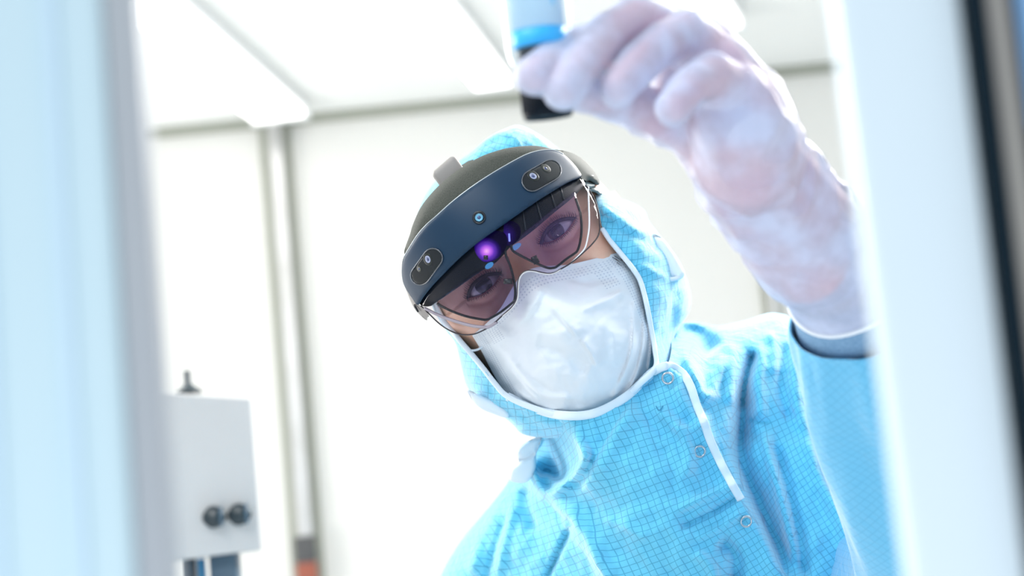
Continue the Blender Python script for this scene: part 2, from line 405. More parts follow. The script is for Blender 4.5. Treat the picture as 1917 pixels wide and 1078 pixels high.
# ================================================================== SETTING
YW = 4.0
pw = on_y(930, 181, YW); ZC = pw.z
def plain_box(name, x0, x1, y0, y1, z0, z1, m, bevel=0.0, parent=None):
    v, f = box_mesh(x0, x1, y0, y1, z0, z1, bevel); return new_obj(name, v, f, m, parent, smooth=False)
o = plain_box('wall_back', -2.6, 2.9, YW, YW+0.1, 0, ZC+0.1, M_wall); o['kind'] = 'structure'
o = plain_box('ceiling', -2.6, 2.9, 1.2, YW, ZC, ZC+0.08, M_ceil); o['kind'] = 'structure'
o = plain_box('floor', -2.6, 2.9, -1.5, YW+0.1, -0.1, 0, M_floor); o['kind'] = 'structure'
o = plain_box('trim_1', -2.6, 2.9, YW-0.02, YW, ZC-0.022, ZC, M_seam, 0.004); o['kind'] = 'structure'
def wall_post(pxl, pxr, py, label, clips=True):
    a = on_y(pxl, py, YW).x; b = on_y(pxr, py, YW).x; w_ = b-a; zt = ZC-0.022
    r = root('wall_post', ((a+b)/2, YW-0.02, 0), label, 'post')
    v, f = box_mesh(a+w_*0.30, b-w_*0.22, YW-0.042, YW-0.0, 0, zt, 0.006); new_obj('metal_profile', v, f, M_alu, r)
    v, f = box_mesh(a, a+w_*0.30, YW-0.018, YW, 0, zt, 0.003); new_obj('seal_strip', v, f, M_seam, r)
    v, f = box_mesh(b-w_*0.22, b, YW-0.018, YW, 0, zt, 0.003); new_obj('seal_strip', v, f, M_seam, r)
    if clips:
        z1 = on_y(572, 1003, YW-.05).z; z2 = on_y(578, 1052, YW-.05).z
        v, f = box_mesh(a+w_*0.2, b-w_*0.15, YW-0.055, YW-0.0422, z2, z1, 0.003); new_obj('bracket', v, f, M_darkclip, r)
        v, f = box_mesh(a+w_*0.2, b-w_*0.15, YW-0.055, YW-0.0422, z2-0.06, z2-.0005, 0.003); o = new_obj('bracket', v, f, M_redclip, r); o['label'] = 'red-brown bracket'
    return r
wall_post(487, 545, 260, 'metal wall post with dark seal lines behind the head, left of the worker')
wall_post(1419, 1448, 500, 'narrow metal wall post seen between shoulder and raised gloved arm', False)

# ceiling strip lights: given by their near-wall end and one further point on the ceiling
def strip(pa, pb, width, label):
    zc = ZC-0.035
    A = on_z(*pa, zc); B = on_z(*pb, zc); dirv = (B-A); dirv.z = 0; Lg = 1.5; dirv.normalize()
    ctr = A+dirv*Lg/2; ang = math.atan2(dirv.y, dirv.x)
    r = root('ceiling_strip_light', (ctr.x, ctr.y, ZC), label, 'ceiling light', 'fluorescent strip lights on the ceiling')
    fr = Matrix.Translation((ctr.x, ctr.y, 0)) @ Matrix.Rotation(ang, 4, 'Z')
    v, f = box_mesh(-Lg/2, Lg/2, -width/2, width/2, ZC-0.025, ZC-0.0005, 0.004, frame=fr); new_obj('housing', v, f, M_white_plastic, r)
    v, f = box_mesh(-Lg/2+.01, Lg/2-.01, -width/2+.008, width/2-.008, ZC-0.045, ZC-0.0255, 0.007, frame=fr); new_obj('diffuser', v, f, M_tube, r)
    for s in (-1, 1):
        v, f = box_mesh(s*(Lg/2)-.012, s*(Lg/2)+.012, -width/2, width/2, ZC-0.047, ZC-0.0252, 0.004, frame=fr); new_obj('end_cap', v, f, M_white_plastic, r)
    return r
strip((925, 160), (800, 10), 0.10, 'strip light ending just left of the black bottle cap')
strip((525, 220), (330, 60), 0.14, 'strip light ending above the left wall post')
strip((1352, 52), (1330, 20), 0.10, 'strip light half hidden behind the knuckles of the gloved hand')

# grey fitting just at the top edge
zc = ZC
a = on_z(637, -14, ZC-0.03)
r = root('ceiling_fitting', (a.x, a.y, ZC), 'small grey fitting on the ceiling at the top edge of the photo', 'ceiling fitting')
fr = Matrix.Translation((a.x, a.y, ZC))
v, f = lathe([(0.018, -0.001), (0.02, -0.01), (0.016, -0.02), (0.009, -0.024), (0.009, -0.034), (0.006, -0.038)], fr, 24); new_obj('body', v, f, mat('grey_fitting', (0.3, 0.36, 0.42), 0.4), r)
v, f = lathe([(0.027, -0.0005), (0.027, -0.004), (0.019, -0.0045)], fr, 24); new_obj('flange', v, f, M_alu, r)

# ================================================================== FOREGROUND FRAME (the hatch the photo looks through)
YF = 0.5
def xz(px, py, y=YF): return on_y(px, py, y)
xl1 = xz(218, 539, YF-.03).x; xl2 = xz(290, 539, YF-.027).x
r = root('hatch_post', (xl1-0.05, YF, 0), 'wide pale blue hatch post filling the left side, very near', 'post')
v, f = box_mesh(xl1-0.16, xl1, YF-0.03, YF+0.02, 0, 2.5, 0.003); new_obj('blue_face', v, f, M_frame_blue, r)
for k, (u, wd) in enumerate(((0.012, 0.004), (0.034, 0.003), (0.05, 0.002))):
    v, f = box_mesh(xl1-u-wd, xl1-u, YF-0.032, YF-0.0302, 0, 2.5, 0.0008); new_obj('ridge', v, f, M_frame_edge, r)
v, f = box_mesh(xl1+.0003, xl2, YF-0.027, YF-0.015, 0, 2.5, 0.001); new_obj('grey_jamb', v, f, M_jamb, r)

yb = YF-0.03
xr1 = xz(1636, 539, yb).x; xr2 = xz(1862, 400, yb).x-.0003; xr0 = xz(1630, 539, yb).x
def lean(v, x, deg=1.3):      # the door edge hangs a touch out of plumb
    z0 = xz(1850, 400, yb).z; M_ = Matrix.Translation((x, 0, z0)) @ Matrix.Rotation(math.radians(deg), 4, 'Y') @ Matrix.Translation((-x, 0, -z0))
    return [M_ @ p for p in v]
xg = xz(1862, 400, yb-.006).x
r = root('hatch_upright', ((xr1+xr2)/2, YF, 0), 'bright pale blue hatch upright on the right, in front of the sleeve', 'upright')
v, f = box_mesh(xr1, xr2, yb, yb+0.014, 0, 2.5, 0.003); v = [lean([p], xg)[0] if p.x > (xr1+xr2)/2 else p for p in v]; new_obj('face', v, f, M_frame_white, r)
r2 = root('door_edge', (xg+0.01, YF, 0), 'brushed metal door edge with dark seals at the far right', 'door edge')
def dbox(x0, x1, y0, y1, z0, z1, bv): 
    v, f = box_mesh(x0, x1, y0, y1, z0, z1, bv); return lean(v, xg), f
v, f = dbox(xg, xg+0.0052, yb-.006, YF+0.012, 0, 2.5, 0.001); new_obj('rubber_gasket', v, f, M_gasket, r2)
v, f = dbox(xg+.0054, xg+0.0112, yb-.005, YF+0.012, 0, 2.5, 0.001); new_obj('metal_strip', v, f, M_taupe, r2)
v, f = dbox(xg+.0114, xg+0.0135, yb-.005, YF+0.012, 0, 2.5, 0.0006); new_obj('rubber_gasket', v, f, M_gasket, r2)
zl = xz(1900, 245, yb).z
v, f = dbox(xg+.0137, xg+0.08, yb-.002, YF+0.012, zl, 2.5, 0.001); new_obj('blue_panel', v, f, M_blueglass, r2)
v, f = dbox(xg+.0137, xg+0.08, yb-.004, YF+0.012, 0, zl-.0004, 0.003); new_obj('dark_panel', v, f, M_navy, r2)

# ================================================================== CONTROL BOX
DB = 1.95
c00, c10, c01, c11 = (P(318, 735, DB), P(470, 745, DB), P(338, 1048, DB), P(491, 1028, DB))
def quadbox(c, depth, bev, name, m, par):
    n = ray(400, 850).normalized(); n.z = 0; n.normalize()
    V = list(c)+[x+n*depth for x in c]
    bm = bmesh.new(); vs = [bm.verts.new(x) for x in V]
    for q in ((0, 2, 3, 1), (4, 5, 7, 6), (0, 1, 5, 4), (2, 6, 7, 3), (0, 4, 6, 2), (1, 3, 7, 5)): bm.faces.new([vs[i] for i in q])
    bmesh.ops.recalc_face_normals(bm, faces=bm.faces); bmesh.ops.bevel(bm, geom=bm.edges[:], offset=bev, segments=3, profile=0.5, affect='EDGES')
    bm.verts.ensure_lookup_table(); V = [v.co.copy() for v in bm.verts]; Fc = [tuple(v.index for v in f.verts) for f in bm.faces]; bm.free()
    return new_obj(name, V, Fc, m, par, smooth=False)
bx = P(400, 1040, DB)
r = root('control_box', (bx.x, bx.y+0.03, 0), 'grey enclosure on a dark column with two black knobs, beside the left hatch post', 'control box')
cc0 = P(285, 733, DB); cc1 = P(303, 1052, DB)
quadbox((cc0, c10, cc1, c11), 0.10, 0.0025, 'enclosure', M_box, r)
zc_ = -ray(400, 960).normalized()
def face_frame(p, nrm, upv=Vector((0, 0, 1))):
    z = nrm.normalized(); x = upv.cross(z).normalized(); y = z.cross(x)
    return Matrix.Translation(p) @ Matrix((x, y, z)).transposed().to_4x4()
nb = (c10-c00).cross(c01-c00).normalized()
if nb.dot(zc_) < 0: nb = -nb
for px, py in ((397, 968), (444, 963)):
    fr = face_frame(P(px, py, DB), (nb*0.8+Vector((0.5, 0, 0.08))).normalized())
    v, f = lathe([(0.010, -0.006), (0.010, 0.002), (0.0125, 0.0035), (0.0125, 0.006), (0.009, 0.007), (0.0085, 0.022), (0.007, 0.024)], fr, 20)
    k = new_obj('knob', v, f, M_knob, r)
    v, f = box_mesh(-0.0015, 0.0015, -0.011, 0.011, 0.0242, 0.028, 0.0006, frame=fr); new_obj('pointer', v, f, M_slate, k)
top = P(352, 734, DB+0.03)
fr = Matrix.Translation(top-Vector((0, 0, 0.002)))
v, f = lathe([(0.017, 0.0), (0.015, 0.004), (0.008, 0.009), (0.0048, 0.012), (0.0048, 0.026), (0.004, 0.027)], fr, 20); new_obj('top_stud', v, f, M_knob, r)
b0 = P(420, 1036, DB+0.04)
v, f = box_mesh(b0.x-0.016, b0.x+0.016, b0.y-0.016, b0.y+0.016, 0.02, b0.z, 0.003); new_obj('column', v, f, M_slate, r)
b1 = P(353, 1046, DB+0.04)
v, f = box_mesh(b1.x-0.007, b1.x+0.007, b1.y-0.01, b1.y+0.01, 0.02, b1.z, 0.002); new_obj('bracket', v, f, M_navy, r)
b2 = P(376, 1046, DB+0.04)
v, f = tube([Vector((b2.x, b2.y, b2.z)), Vector((b2.x, b2.y, 0.02))], 0.0055, 12); new_obj('tube', v, f, M_cable, r)
v, f = box_mesh(b0.x-0.16, b0.x+0.14, b0.y-0.14, b0.y+0.16, 0, 0.02, 0.005); new_obj('foot_plate', v, f, M_slate, r)
#@@PART2@@
# ================================================================== PERSON
PR = root('person', (P(1150, 1000, 1.4).x, P(1150, 1000, 1.4).y, 0), 'person in blue gridded coverall, white mask and glove, leaning in and holding up a bottle', 'person')
# ---- head frame: X along the eyes, Y up the face, Z out of the face
PHI = math.radians(36.5); YAW = math.radians(-5)
Xc, Yc, Zc = (RM.to_3x3() @ Vector(e) for e in ((1, 0, 0), (0, 1, 0), (0, 0, 1)))
hx = (Xc*math.cos(PHI)+Yc*math.sin(PHI)); hy = (-Xc*math.sin(PHI)+Yc*math.cos(PHI)); hz = Zc.copy()
Ry = Matrix.Rotation(YAW, 3, hy); hx = Ry @ hx; hz = Ry @ hz
HO = P(975, 485, 1.2)
HM = Matrix.Translation(HO) @ Matrix((hx, hy, hz)).transposed().to_4x4()
HMn = np.array(HM)
EX = 0.0325
def face_z(x, y):
    """height of the face over its own plane, metres"""
    th = np.arctan2(y, x); up = y > 0
    B = np.where(up, 1/np.sqrt((np.cos(th)/0.077)**2+(np.sin(th)/0.074)**2), 1/((np.abs(np.cos(th))/0.081)**2.3+(np.abs(np.sin(th))/0.122)**2.3)**(1/2.3))
    r = np.clip(np.hypot(x, y)/B, 0, 1)
    z = -0.085+0.092*np.sqrt(np.clip(1-r**3.1, 0, 1))
    g = lambda cx, cy, sx, sy: np.exp(-((x-cx)/sx)**2-((y-cy)/sy)**2)
    z += 0.006*(g(0.03, 0.024, 0.022, 0.009)+g(-0.03, 0.024, 0.022, 0.009)+g(0, 0.02, 0.014, 0.01))
    z -= 0.013*(g(EX, 0.001, 0.019, 0.013)+g(-EX, 0.001, 0.019, 0.013))
    z -= 0.006*(g(0.014, -0.002, 0.006, 0.012)+g(-0.014, -0.002, 0.006, 0.012))
    t = np.clip((-y+0.008)/0.052, 0, 1); nb = np.where(y > -0.048, np.exp(-(x/(0.0075+0.006*t))**2)*(0.004+0.022*t**1.2)*np.clip((0.02-y)/0.015, 0, 1), 0)
    nb = np.where(y <= -0.048, np.exp(-(x/0.0135)**2)*0.026*np.exp(-((y+0.048)/0.007)**2), nb); z += nb
    z += 0.007*(g(0.012, -0.046, 0.006, 0.007)+g(-0.012, -0.046, 0.006, 0.007))
    z += 0.005*(g(0.044, -0.03, 0.02, 0.018)+g(-0.044, -0.03, 0.02, 0.018))
    z += 0.006*g(0, -0.077, 0.022, 0.010)-0.003*g(0, -0.077, 0.022, 0.0018)+0.009*g(0, -0.105, 0.02, 0.013)
    for s in (-1, 1):
        d2 = (x-s*EX)**2+(y*1.12)**2
        lid = -0.0125+np.sqrt(np.clip(0.0141**2-d2, 0, None))
        m = d2 < 0.0141**2
        k = 0.0025; a, b = z, np.where(m, lid, -1)
        hsm = np.clip(0.5+0.5*(b-a)/k, 0, 1); z = a*(1-hsm)+b*hsm+k*hsm*(1-hsm)
        u = (x-s*EX)/0.0150
        # upper lid crease
        cre = 0.0075*(1-u*u)+0.0030; z = z-0.0014*np.exp(-((y-cre)/0.0009)**2)*(np.abs(u) < 1.1)
        bag = -0.0085*(1-u*u*0.6)-0.002; z = z-0.0009*np.exp(-((y-bag)/0.0016)**2)*(np.abs(u) < 1.2)
        up_ = 0.0062*(1-np.abs(u)**2.2); lo_ = -0.0043*(1-np.abs(u)**2.0)
        ins = (np.abs(u) < 1) & (y < up_) & (y > lo_)
        z = np.where(ins, -0.018, z)
    return z, B, r
nth, nr = 300, 190
TH = np.linspace(0, 2*PI, nth, endpoint=False)
def Bof(t):
    x, y = np.cos(t)*0.001, np.sin(t)*0.001
    return face_z(x, y)[1]
V, Fc = [], []
Bt = Bof(TH); V.append((0, 0, float(face_z(np.array([0.0]), np.array([0.0]))[0][0])))
for i in range(1, nr+1):
    a = i/nr; rr = math.sin(a*PI/2)**0.9 if i < nr else 1.0
    x = Bt*rr*np.cos(TH); y = Bt*rr*np.sin(TH); z = face_z(x, y)[0]
    V += list(zip(x, y, z))
for i in range(1, 40):      # back of the head
    a = i/40*PI/2; k = math.cos(a)
    x = Bt*k*np.cos(TH); y = Bt*k*np.sin(TH)*(1-0.25*(1-k)*(np.sin(TH) < 0)); z = np.full(nth, -0.085-0.105*math.sin(a))
    V += list(zip(x, y, z))
V.append((0, 0, -0.19))
for k in range(nth): Fc.append((0, 1+k, 1+(k+1) % nth))
rows = nr+39
for i in range(rows-1):
    for k in range(nth):
        a = 1+i*nth; Fc.append((a+k, a+nth+k, a+nth+(k+1) % nth, a+(k+1) % nth))
e = len(V)-1; a = 1+(rows-1)*nth
for k in range(nth): Fc.append((a+k, e, a+(k+1) % nth))
Vh = [HM @ Vector(v) for v in V]; Fh = Fc
HD = lambda x, y, z: HM @ Vector((x, y, z))

# ---- hand and arm joints, raised left arm.   (px, py, depth, radius in metres)
def J(*a): return (P(*a[:3]), a[3])
wrist_ = (1395, 300, 0.905, 0.029)
fingers = {
 'index': [(1330, 150, 0.905, .0125), (1245, 55, 0.90, .0100), (1100, 76, 0.858, .0094), (1042, 106, 0.824, .0092), (1002, 140, 0.804, .0090)],
 'middle': [(1325, 105, 0.885, .0120), (1193, 34, 0.860, .0102), (1138, 68, 0.838, .0098), (1093, 115, 0.818, .0098), (1056, 166, 0.803, .0092)],
 'ring': [(1345, 125, 0.870, .0120), (1282, 60, 0.855, .0104), (1235, 86, 0.838, .0094), (1190, 126, 0.824, .0092), (1157, 163, 0.815, .0088)],
 'little': [(1378, 180, 0.855, .0120), (1334, 138, 0.836, .0100), (1292, 163, 0.820, .0088), (1262, 202, 0.810, .0082)],
 'thumb': [(1345, 270, 0.90, .0140), (1255, 225, 0.895, .0125), (1165, 192, 0.872, .0108), (1095, 172, 0.850, .0096), (1062, 160, 0.842, .0086)],
}
palm = [[(1395, 300, .905, .026), (1345, 180, .90, .0215), (1290, 80, .893, .0155)], [(1395, 290, .895, .028), (1365, 190, .88, .024), (1318, 88, .88, .0150)],
        [(1410, 300, .89, .026), (1385, 210, .868, .024), (1350, 130, .865, .0155)], [(1405, 300, .885, .026), (1385, 230, .862, .022), (1375, 180, .855, .0155)],
        [(1390, 300, .905, .026), (1345, 270, .90, .020)], [(1290, 120, .893, .016), (1290, 180, .895, .019), (1320, 240, .898, .02)]]
forearm = [(1395, 300, .905, .0285), (1450, 370, .925, .031), (1520, 460, .95, .0345), (1575, 545, .975, .037), (1640, 700, 1.0, .038), (1700, 880, 1.03, .041), (1745, 1060, 1.06, .044)]
def union(chains):
    V, Fc = [], []
    for c in chains: V, Fc = merge((V, Fc), cone_chain(c))
    return V, Fc
hand_chains = [[J(*a) for a in c] for c in list(fingers.values())+palm+[forearm[:3]]]
Vg, Ng, Fg = remeshed(*union(hand_chains), 0.0014, 4)
# body under the clothes: trunk, neck, arms
hip = Vector((PR.location.x+0.02, PR.location.y+0.12, 0.95))
chest = P(1190, 1010, 1.42); belly = chest.lerp(hip, 0.5); nk0 = HD(0, -0.09, -0.1); nk1 = P(1190, 780, 1.38)
shL = P(1420, 780, 1.47); shR = P(1010, 1090, 1.49); elL = P(1785, 1120, 1.12)
elR = shR+Vector((-0.06, 0.06, -0.27)); wrR = elR+Vector((0.05, -0.2, -0.12))
def rc(p, r): return (Vector(p), r)
chains = [[rc(nk0, .055), rc(nk1, .055), rc(chest, .085), rc(belly, .10), rc(hip, .11)], [rc(shL, .045), rc(chest, .09), rc(shR, .045)],
          [rc(chest+Vector((.05, 0, -.05)), .085), rc(belly+Vector((.06, 0, 0)), .09)], [rc(chest+Vector((-.05, 0, -.05)), .085), rc(belly+Vector((-.06, 0, 0)), .09)],
          [rc(shL, .036), rc(P(1560, 980, 1.38), .034), rc(elL, .034), rc(P(1692, 880, 1.06), .030), rc(P(1620, 680, 1.01), .028), rc(P(1575, 515, .968), .028)],
          [rc(shR, .036), rc(elR, .032), rc(wrR, .028), rc(wrR+Vector((.02, -.07, -.01)), .027)]]
for s in (-1, 1):
    kn = Vector((hip.x+s*.1, hip.y-0.02, .5)); an = Vector((hip.x+s*.11, hip.y+.02, .1))
    chains.append([rc(hip+Vector((s*.08, 0, -.02)), .095), rc(kn, .06), rc(an, .042)]); chains.append([rc(an-Vector((0, 0, .03)), .038), rc(an+Vector((0, -.15, -.06)), .03)])
for i in range(5):
    q = wrR+Vector((.02+(i-2)*.018, -.09, -.01)); chains.append([rc(q, .011), rc(q+Vector((0, -.045, -.015)), .009), rc(q+Vector((0, -.06, -.045)), .008)])
Vb, Nb, Fb = remeshed(*union(chains), 0.006, 3)
hb = Vg - Ng*0.0012         # the hand itself, inside the glove
Vall, Fall = merge((Vh, Fh), (Vb, Fb), (hb, Fg))
nf = len(Fh)+len(Fb)
body = new_obj('body', Vall, Fall, [M_skin, M_pinkskin], PR, matidx=[0]*nf+[1]*len(Fg)); fix_normals(body)

# ---- eyes
M_white = mat('eye_white', (0.72, 0.70, 0.72), 0.15, 0, 0.6)
def eye_mat():
    m = mat('eye', (0.7, 0.68, 0.7), 0.08, 0, 0.8, Coat_Weight=1.0, Coat_Roughness=0.02); t = N(m, 'ShaderNodeUVMap'); t.uv_map = 'UVMap'
    s = N(m, 'ShaderNodeSeparateXYZ'); L(m, t.outputs[0], s.inputs[0])
    r = N(m, 'ShaderNodeValToRGB'); L(m, s.outputs[0], r.inputs[0]); cr_ = r.color_ramp; cr_.elements[0].position = 0.0; cr_.elements[0].color = (0.002, 0.002, 0.003, 1)
    cr_.elements[1].position = 0.2; cr_.elements[1].color = (0.003, 0.003, 0.004, 1)
    for p_, c_ in ((0.22, (0.012, 0.018, 0.028)), (0.42, (0.022, 0.034, 0.05)), (0.50, (0.004, 0.006, 0.010)), (0.56, (0.62, 0.60, 0.62)), (1.0, (0.66, 0.56, 0.56))):
        e_ = cr_.elements.new(p_); e_.color = (*c_, 1)
    L(m, r.outputs[0], bsdf(m).inputs['Base Color']); return m
M_eye = eye_mat()
for s, gx, gy in ((-1, 0.03, 0.10), (1, -0.14, 0.10)):
    c = Vector((s*EX, 0, -0.0125)); gz = Vector((gx, gy, 1)).normalized(); gx_ = Vector((0, 1, 0)).cross(gz).normalized(); gy_ = gz.cross(gx_)
    V, Fc, UV = [], [], []; nu, nv = 36, 40
    for i in range(nv+1):
        a = i/nv*PI*0.75; rr = 0.0125+0.0004*math.exp(-(a/0.4)**4)
        for k in range(nu):
            b = 2*PI*k/nu; V.append(HM @ (c+(gx_*math.sin(a)*math.cos(b)+gy_*math.sin(a)*math.sin(b)+gz*math.cos(a))*rr)); UV.append((a/1.0, b))
    for i in range(nv):
        for k in range(nu): Fc.append((i*nu+k, i*nu+(k+1) % nu, (i+1)*nu+(k+1) % nu, (i+1)*nu+k))
    eo = new_obj('eyeball', V, Fc, M_eye, PR, uv=UV)
    fix_normals(eo)
    # lid rims and lashes
    U = np.linspace(-1, 1, 28)
    up = [(s*EX+u*0.0150, 0.0062*(1-abs(u)**2.2)) for u in U]; lo_ = [(s*EX+u*0.0150, -0.0043*(1-abs(u)**2.0)) for u in U]
    def on_ball(x, y, off): return -0.0125+math.sqrt(max(0.0137**2-(x-s*EX)**2-(y*1.12)**2, 1e-6))+off if (x-s*EX)**2+(y*1.12)**2 < 0.0137**2 else -0.0125
    def rimz(x, y, off): 
        return max(on_ball(x, y, 0), float(face_z(np.array([x]), np.array([y+(0.0006 if y > 0 else -0.0006)]))[0][0]))+off
    pu = [HM @ Vector((x, y, rimz(x, y, 0.0001))) for x, y in up]; pl = [HM @ Vector((x, y, rimz(x, y, -0.0001))) for x, y in lo_]
    v1, f1 = tube(pu, [0.0014]*len(pu), 8); new_obj('upper_lash_line', v1, f1, M_lash, PR)
    v1, f1 = tube(pl, [0.0006]*len(pl), 8); new_obj('lower_lid_rim', v1, f1, mat('lid_rim', (0.45, 0.17, 0.14), 0.35), PR)
    VV, FF = [], []
    for i, (x, y) in enumerate(up+lo_):
        for q_ in range(2):
            isup = i < len(up); z = rimz(x, y, 0.0003); ln = (0.006 if isup else 0.0032)*random.uniform(.7, 1.1)
            sd = (x-s*EX)/0.015; p0 = Vector((x+random.uniform(-.0003, .0003), y, z)); dirn = Vector((sd*0.6+random.uniform(-.15, .15), 0.7 if isup else -0.6, 0.7)).normalized()
            p1 = p0+dirn*ln*0.6; p2 = p0+(dirn+Vector((0, .4 if isup else -.3, 0.0))).normalized()*ln
            tv, tf = tube([HM @ p0, HM @ p1, HM @ p2], [0.00016, 0.00012, 0.00003], 4); VV, FF = merge((VV, FF), (tv, tf))
    new_obj('eyelashes', VV, FF, M_lash, PR)
    # brow hair
    VV, FF = [], []
    for i in range(260):
        u = random.random(); x = s*(0.013+u*0.040); yc_ = 0.019+0.007*math.sin(u*2.3)-0.004*u*u; y = yc_+random.gauss(0, 0.0022*(1-0.5*u))
        z = float(face_z(np.array([x]), np.array([y]))[0][0]); p0 = Vector((x, y, z-0.0003)); d_ = Vector((s*(0.4+u), 0.8-u*1.1, 0.25)).normalized()
        tv, tf = tube([HM @ p0, HM @ (p0+d_*0.004), HM @ (p0+(d_+Vector((s*.3, -.2, -.3))).normalized()*0.008)], [0.0002, 0.00018, 0.00004], 4); VV, FF = merge((VV, FF), (tv, tf))
    new_obj('eyebrow', VV, FF, M_hair, PR)
# beard and sideburns along the jaw, between mask and hood
VV, FF = [], []
for s in (-1, 1):
    for i in range(900):
        u = random.random(); y = -0.050-u*0.050; rb = 0.86-abs(random.gauss(0.0, 0.05)); 
        th = math.atan2(y, s*0.074); B = float(Bof(np.array([th]))[0]); k = min(0.995, rb)*0.985
        x, yy = B*k*math.cos(th), B*k*math.sin(th); z = float(face_z(np.array([x]), np.array([yy]))[0][0])
        p0 = Vector((x, yy, z-0.0005)); d_ = Vector((s*0.35, -0.8, 0.6+random.uniform(-.3, .3))).normalized()
        tv, tf = tube([HM @ p0, HM @ (p0+d_*0.004), HM @ (p0+d_*0.007+Vector((0, -.0015, 0)))], [0.00022, 0.0002, 0.00005], 4); VV, FF = merge((VV, FF), (tv, tf))
new_obj('beard', VV, FF, M_hair, PR)

# ---- glove
M_glove = bpy.data.materials.new('clear_white_glove'); M_glove.use_nodes = True
b = bsdf(M_glove); b.inputs['Base Color'].default_value = (0.68, 0.73, 0.93, 1); b.inputs['Roughness'].default_value = 0.42;  b.inputs['Specular IOR Level'].default_value = 0.4
pt = np.array([[p.x, p.y, p.z] for p in (P(*a[:3]) for a in forearm)])
ax = pt[3]-pt[0]; ax /= np.linalg.norm(ax)
def wr(Vx, Nx):
    out = np.zeros(len(Vx)); s_ = (Vx-pt[0]) @ ax
    for i, p in enumerate(Vx):
        n1 = noise.fractal(Vector(p)*22, 1.0, 2.0, 3); n2 = noise.noise(Vector((p[0]*30, p[1]*30, p[2]*30+s_[i]*60)))
        k = math.exp(-((s_[i]-0.0)/0.055)**2)
        ridge = (1-abs(noise.noise(Vector(p)*45+Vector((3, 1, 7)))))**3
        out[i] = 0.0013*n1+0.0030*n2*k+0.0026*ridge*k+0.0010*ridge
    return out
tg_ = N(M_glove, 'ShaderNodeTexCoord'); ng_ = N(M_glove, 'ShaderNodeTexNoise'); ng_.inputs['Scale'].default_value = 30; ng_.inputs['Detail'].default_value = 3; L(M_glove, tg_.outputs['Object'], ng_.inputs['Vector'])
mg_ = N(M_glove, 'ShaderNodeMapRange'); mg_.inputs[1].default_value = 0.38; mg_.inputs[2].default_value = 0.62; mg_.inputs[3].default_value = 0.50; mg_.inputs[4].default_value = 0.86; L(M_glove, ng_.outputs[0], mg_.inputs[0]); L(M_glove, mg_.outputs[0], b.inputs['Alpha'])
gd = wr(Vg, Ng)
Vgl = Vg+Ng*(0.0008+np.clip(gd, -0.0012, 0.004))[:, None]
glove = new_obj('glove', Vgl, Fg, M_glove, PR); glove['label'] = 'thin translucent white glove'
hc = P(1575, 545, .975); hdir = (P(1640, 700, 1.0)-P(1520, 460, .95)).normalized(); uu = hdir.orthogonal().normalized(); vv = hdir.cross(uu)
# long loose glove cuff, open at the hem
cuffpath = [P(1505, 425, .944), P(1545, 470, .956), P(1572, 505, .966), P(1588, 535, .975)]
rad = [.0328, .0350, .0355, .0358]
V, Fc = tube(cuffpath, rad, 64, cap=False)
V2 = [v+(v-P(1545, 500, .96)).normalized()*0.0012*noise.noise(v*35) for v in V]
co = new_obj('cuff', V2, Fc, M_glove, glove); sm = co.modifiers.new('s', 'SUBSURF'); sm.levels = 2; sm.render_levels = 2
so = co.modifiers.new('t', 'SOLIDIFY'); so.thickness = 0.0005
ring = V2[-64:]
v, f = tube(ring, 0.0014, 10, closed=True, up=hdir); new_obj('rolled_hem', v, f, mat('rolled_hem', (0.9, 0.92, 0.97), 0.4), glove)
# knit cuff and raised sleeve
M_knit = add_noise(mat('grey_knit', (0.2, 0.36, 0.55), 0.9), 700, (0.17, 0.31, 0.50), (0.27, 0.45, 0.64), 0.4, 0.0006)
kp = [P(1572, 510, .968), P(1588, 545, .978), P(1600, 580, .986), P(1612, 630, .995)]
v, f = tube(kp, [.0335, .0345, .0352, .036], 64, cap=False); ko = new_obj('knit_cuff', v, f, M_knit, PR); ko.modifiers.new('t', 'SOLIDIFY').thickness = 0.002

# ---- raised sleeve: a loft of rings
def loft(path, radii, n, disp, nsub, uvs=(1.0, 1.0), cap=False):
    pa = cr([list(p)+[r] for p, r in zip(path, radii)], nsub); pts_ = [Vector(a[:3]) for a in pa]; rr = pa[:, 3]
    V, Fc = tube(pts_, rr, n, cap=cap); m = len(pts_); Ls = np.concatenate([[0], np.cumsum([(pts_[i+1]-pts_[i]).length for i in range(m-1)])])
    UV = []; VV = []
    for i in range(m):
        for k in range(n):
            v = V[i*n+k]; c = pts_[i]; nrm = (v-c).normalized(); kk = abs(2*k/n-1)*PI*rr[i]
            VV.append(v+nrm*disp(Ls[i], 2*PI*k/n, v)); UV.append((kk, Ls[i]))
    return VV, Fc, UV
# path eased so that the sleeve hangs wide from the forearm
sp = [P(1601, 592, .985), P(1616, 655, 1.0), P(1645, 750, 1.03), P(1692, 880, 1.06), P(1748, 1010, 1.09), P(1785, 1120, 1.11)]
sr = [.0385, .0400, .0435, .047, .052, .060]
def sdisp(s, a, v): 
    edge = math.exp(-s/0.004)
    return 0.0045*noise.fractal(Vector((math.cos(a)*1.6, math.sin(a)*1.2, s*7)), 1, 2, 3)*(1-edge)+0.004*noise.noise(Vector((math.cos(a)*2.2, math.sin(a)*2.2, s*3+9)))*(1-edge)
V, Fc, UV = loft(sp, sr, 96, sdisp, 16)
UV = [(u*0.8+w_*0.6, w_*0.8-u*0.6) for u, w_ in UV]
M_cloth2 = grid_cloth('blue_grid_fabric_sleeve', (0.17, 0.56, 0.84), (0.04, 0.28, 0.52), amount=0.28)
slv = new_obj('raised_sleeve', V, Fc, M_cloth2, PR, uv=UV); slv.modifiers.new('t', 'SOLIDIFY').thickness = 0.0012
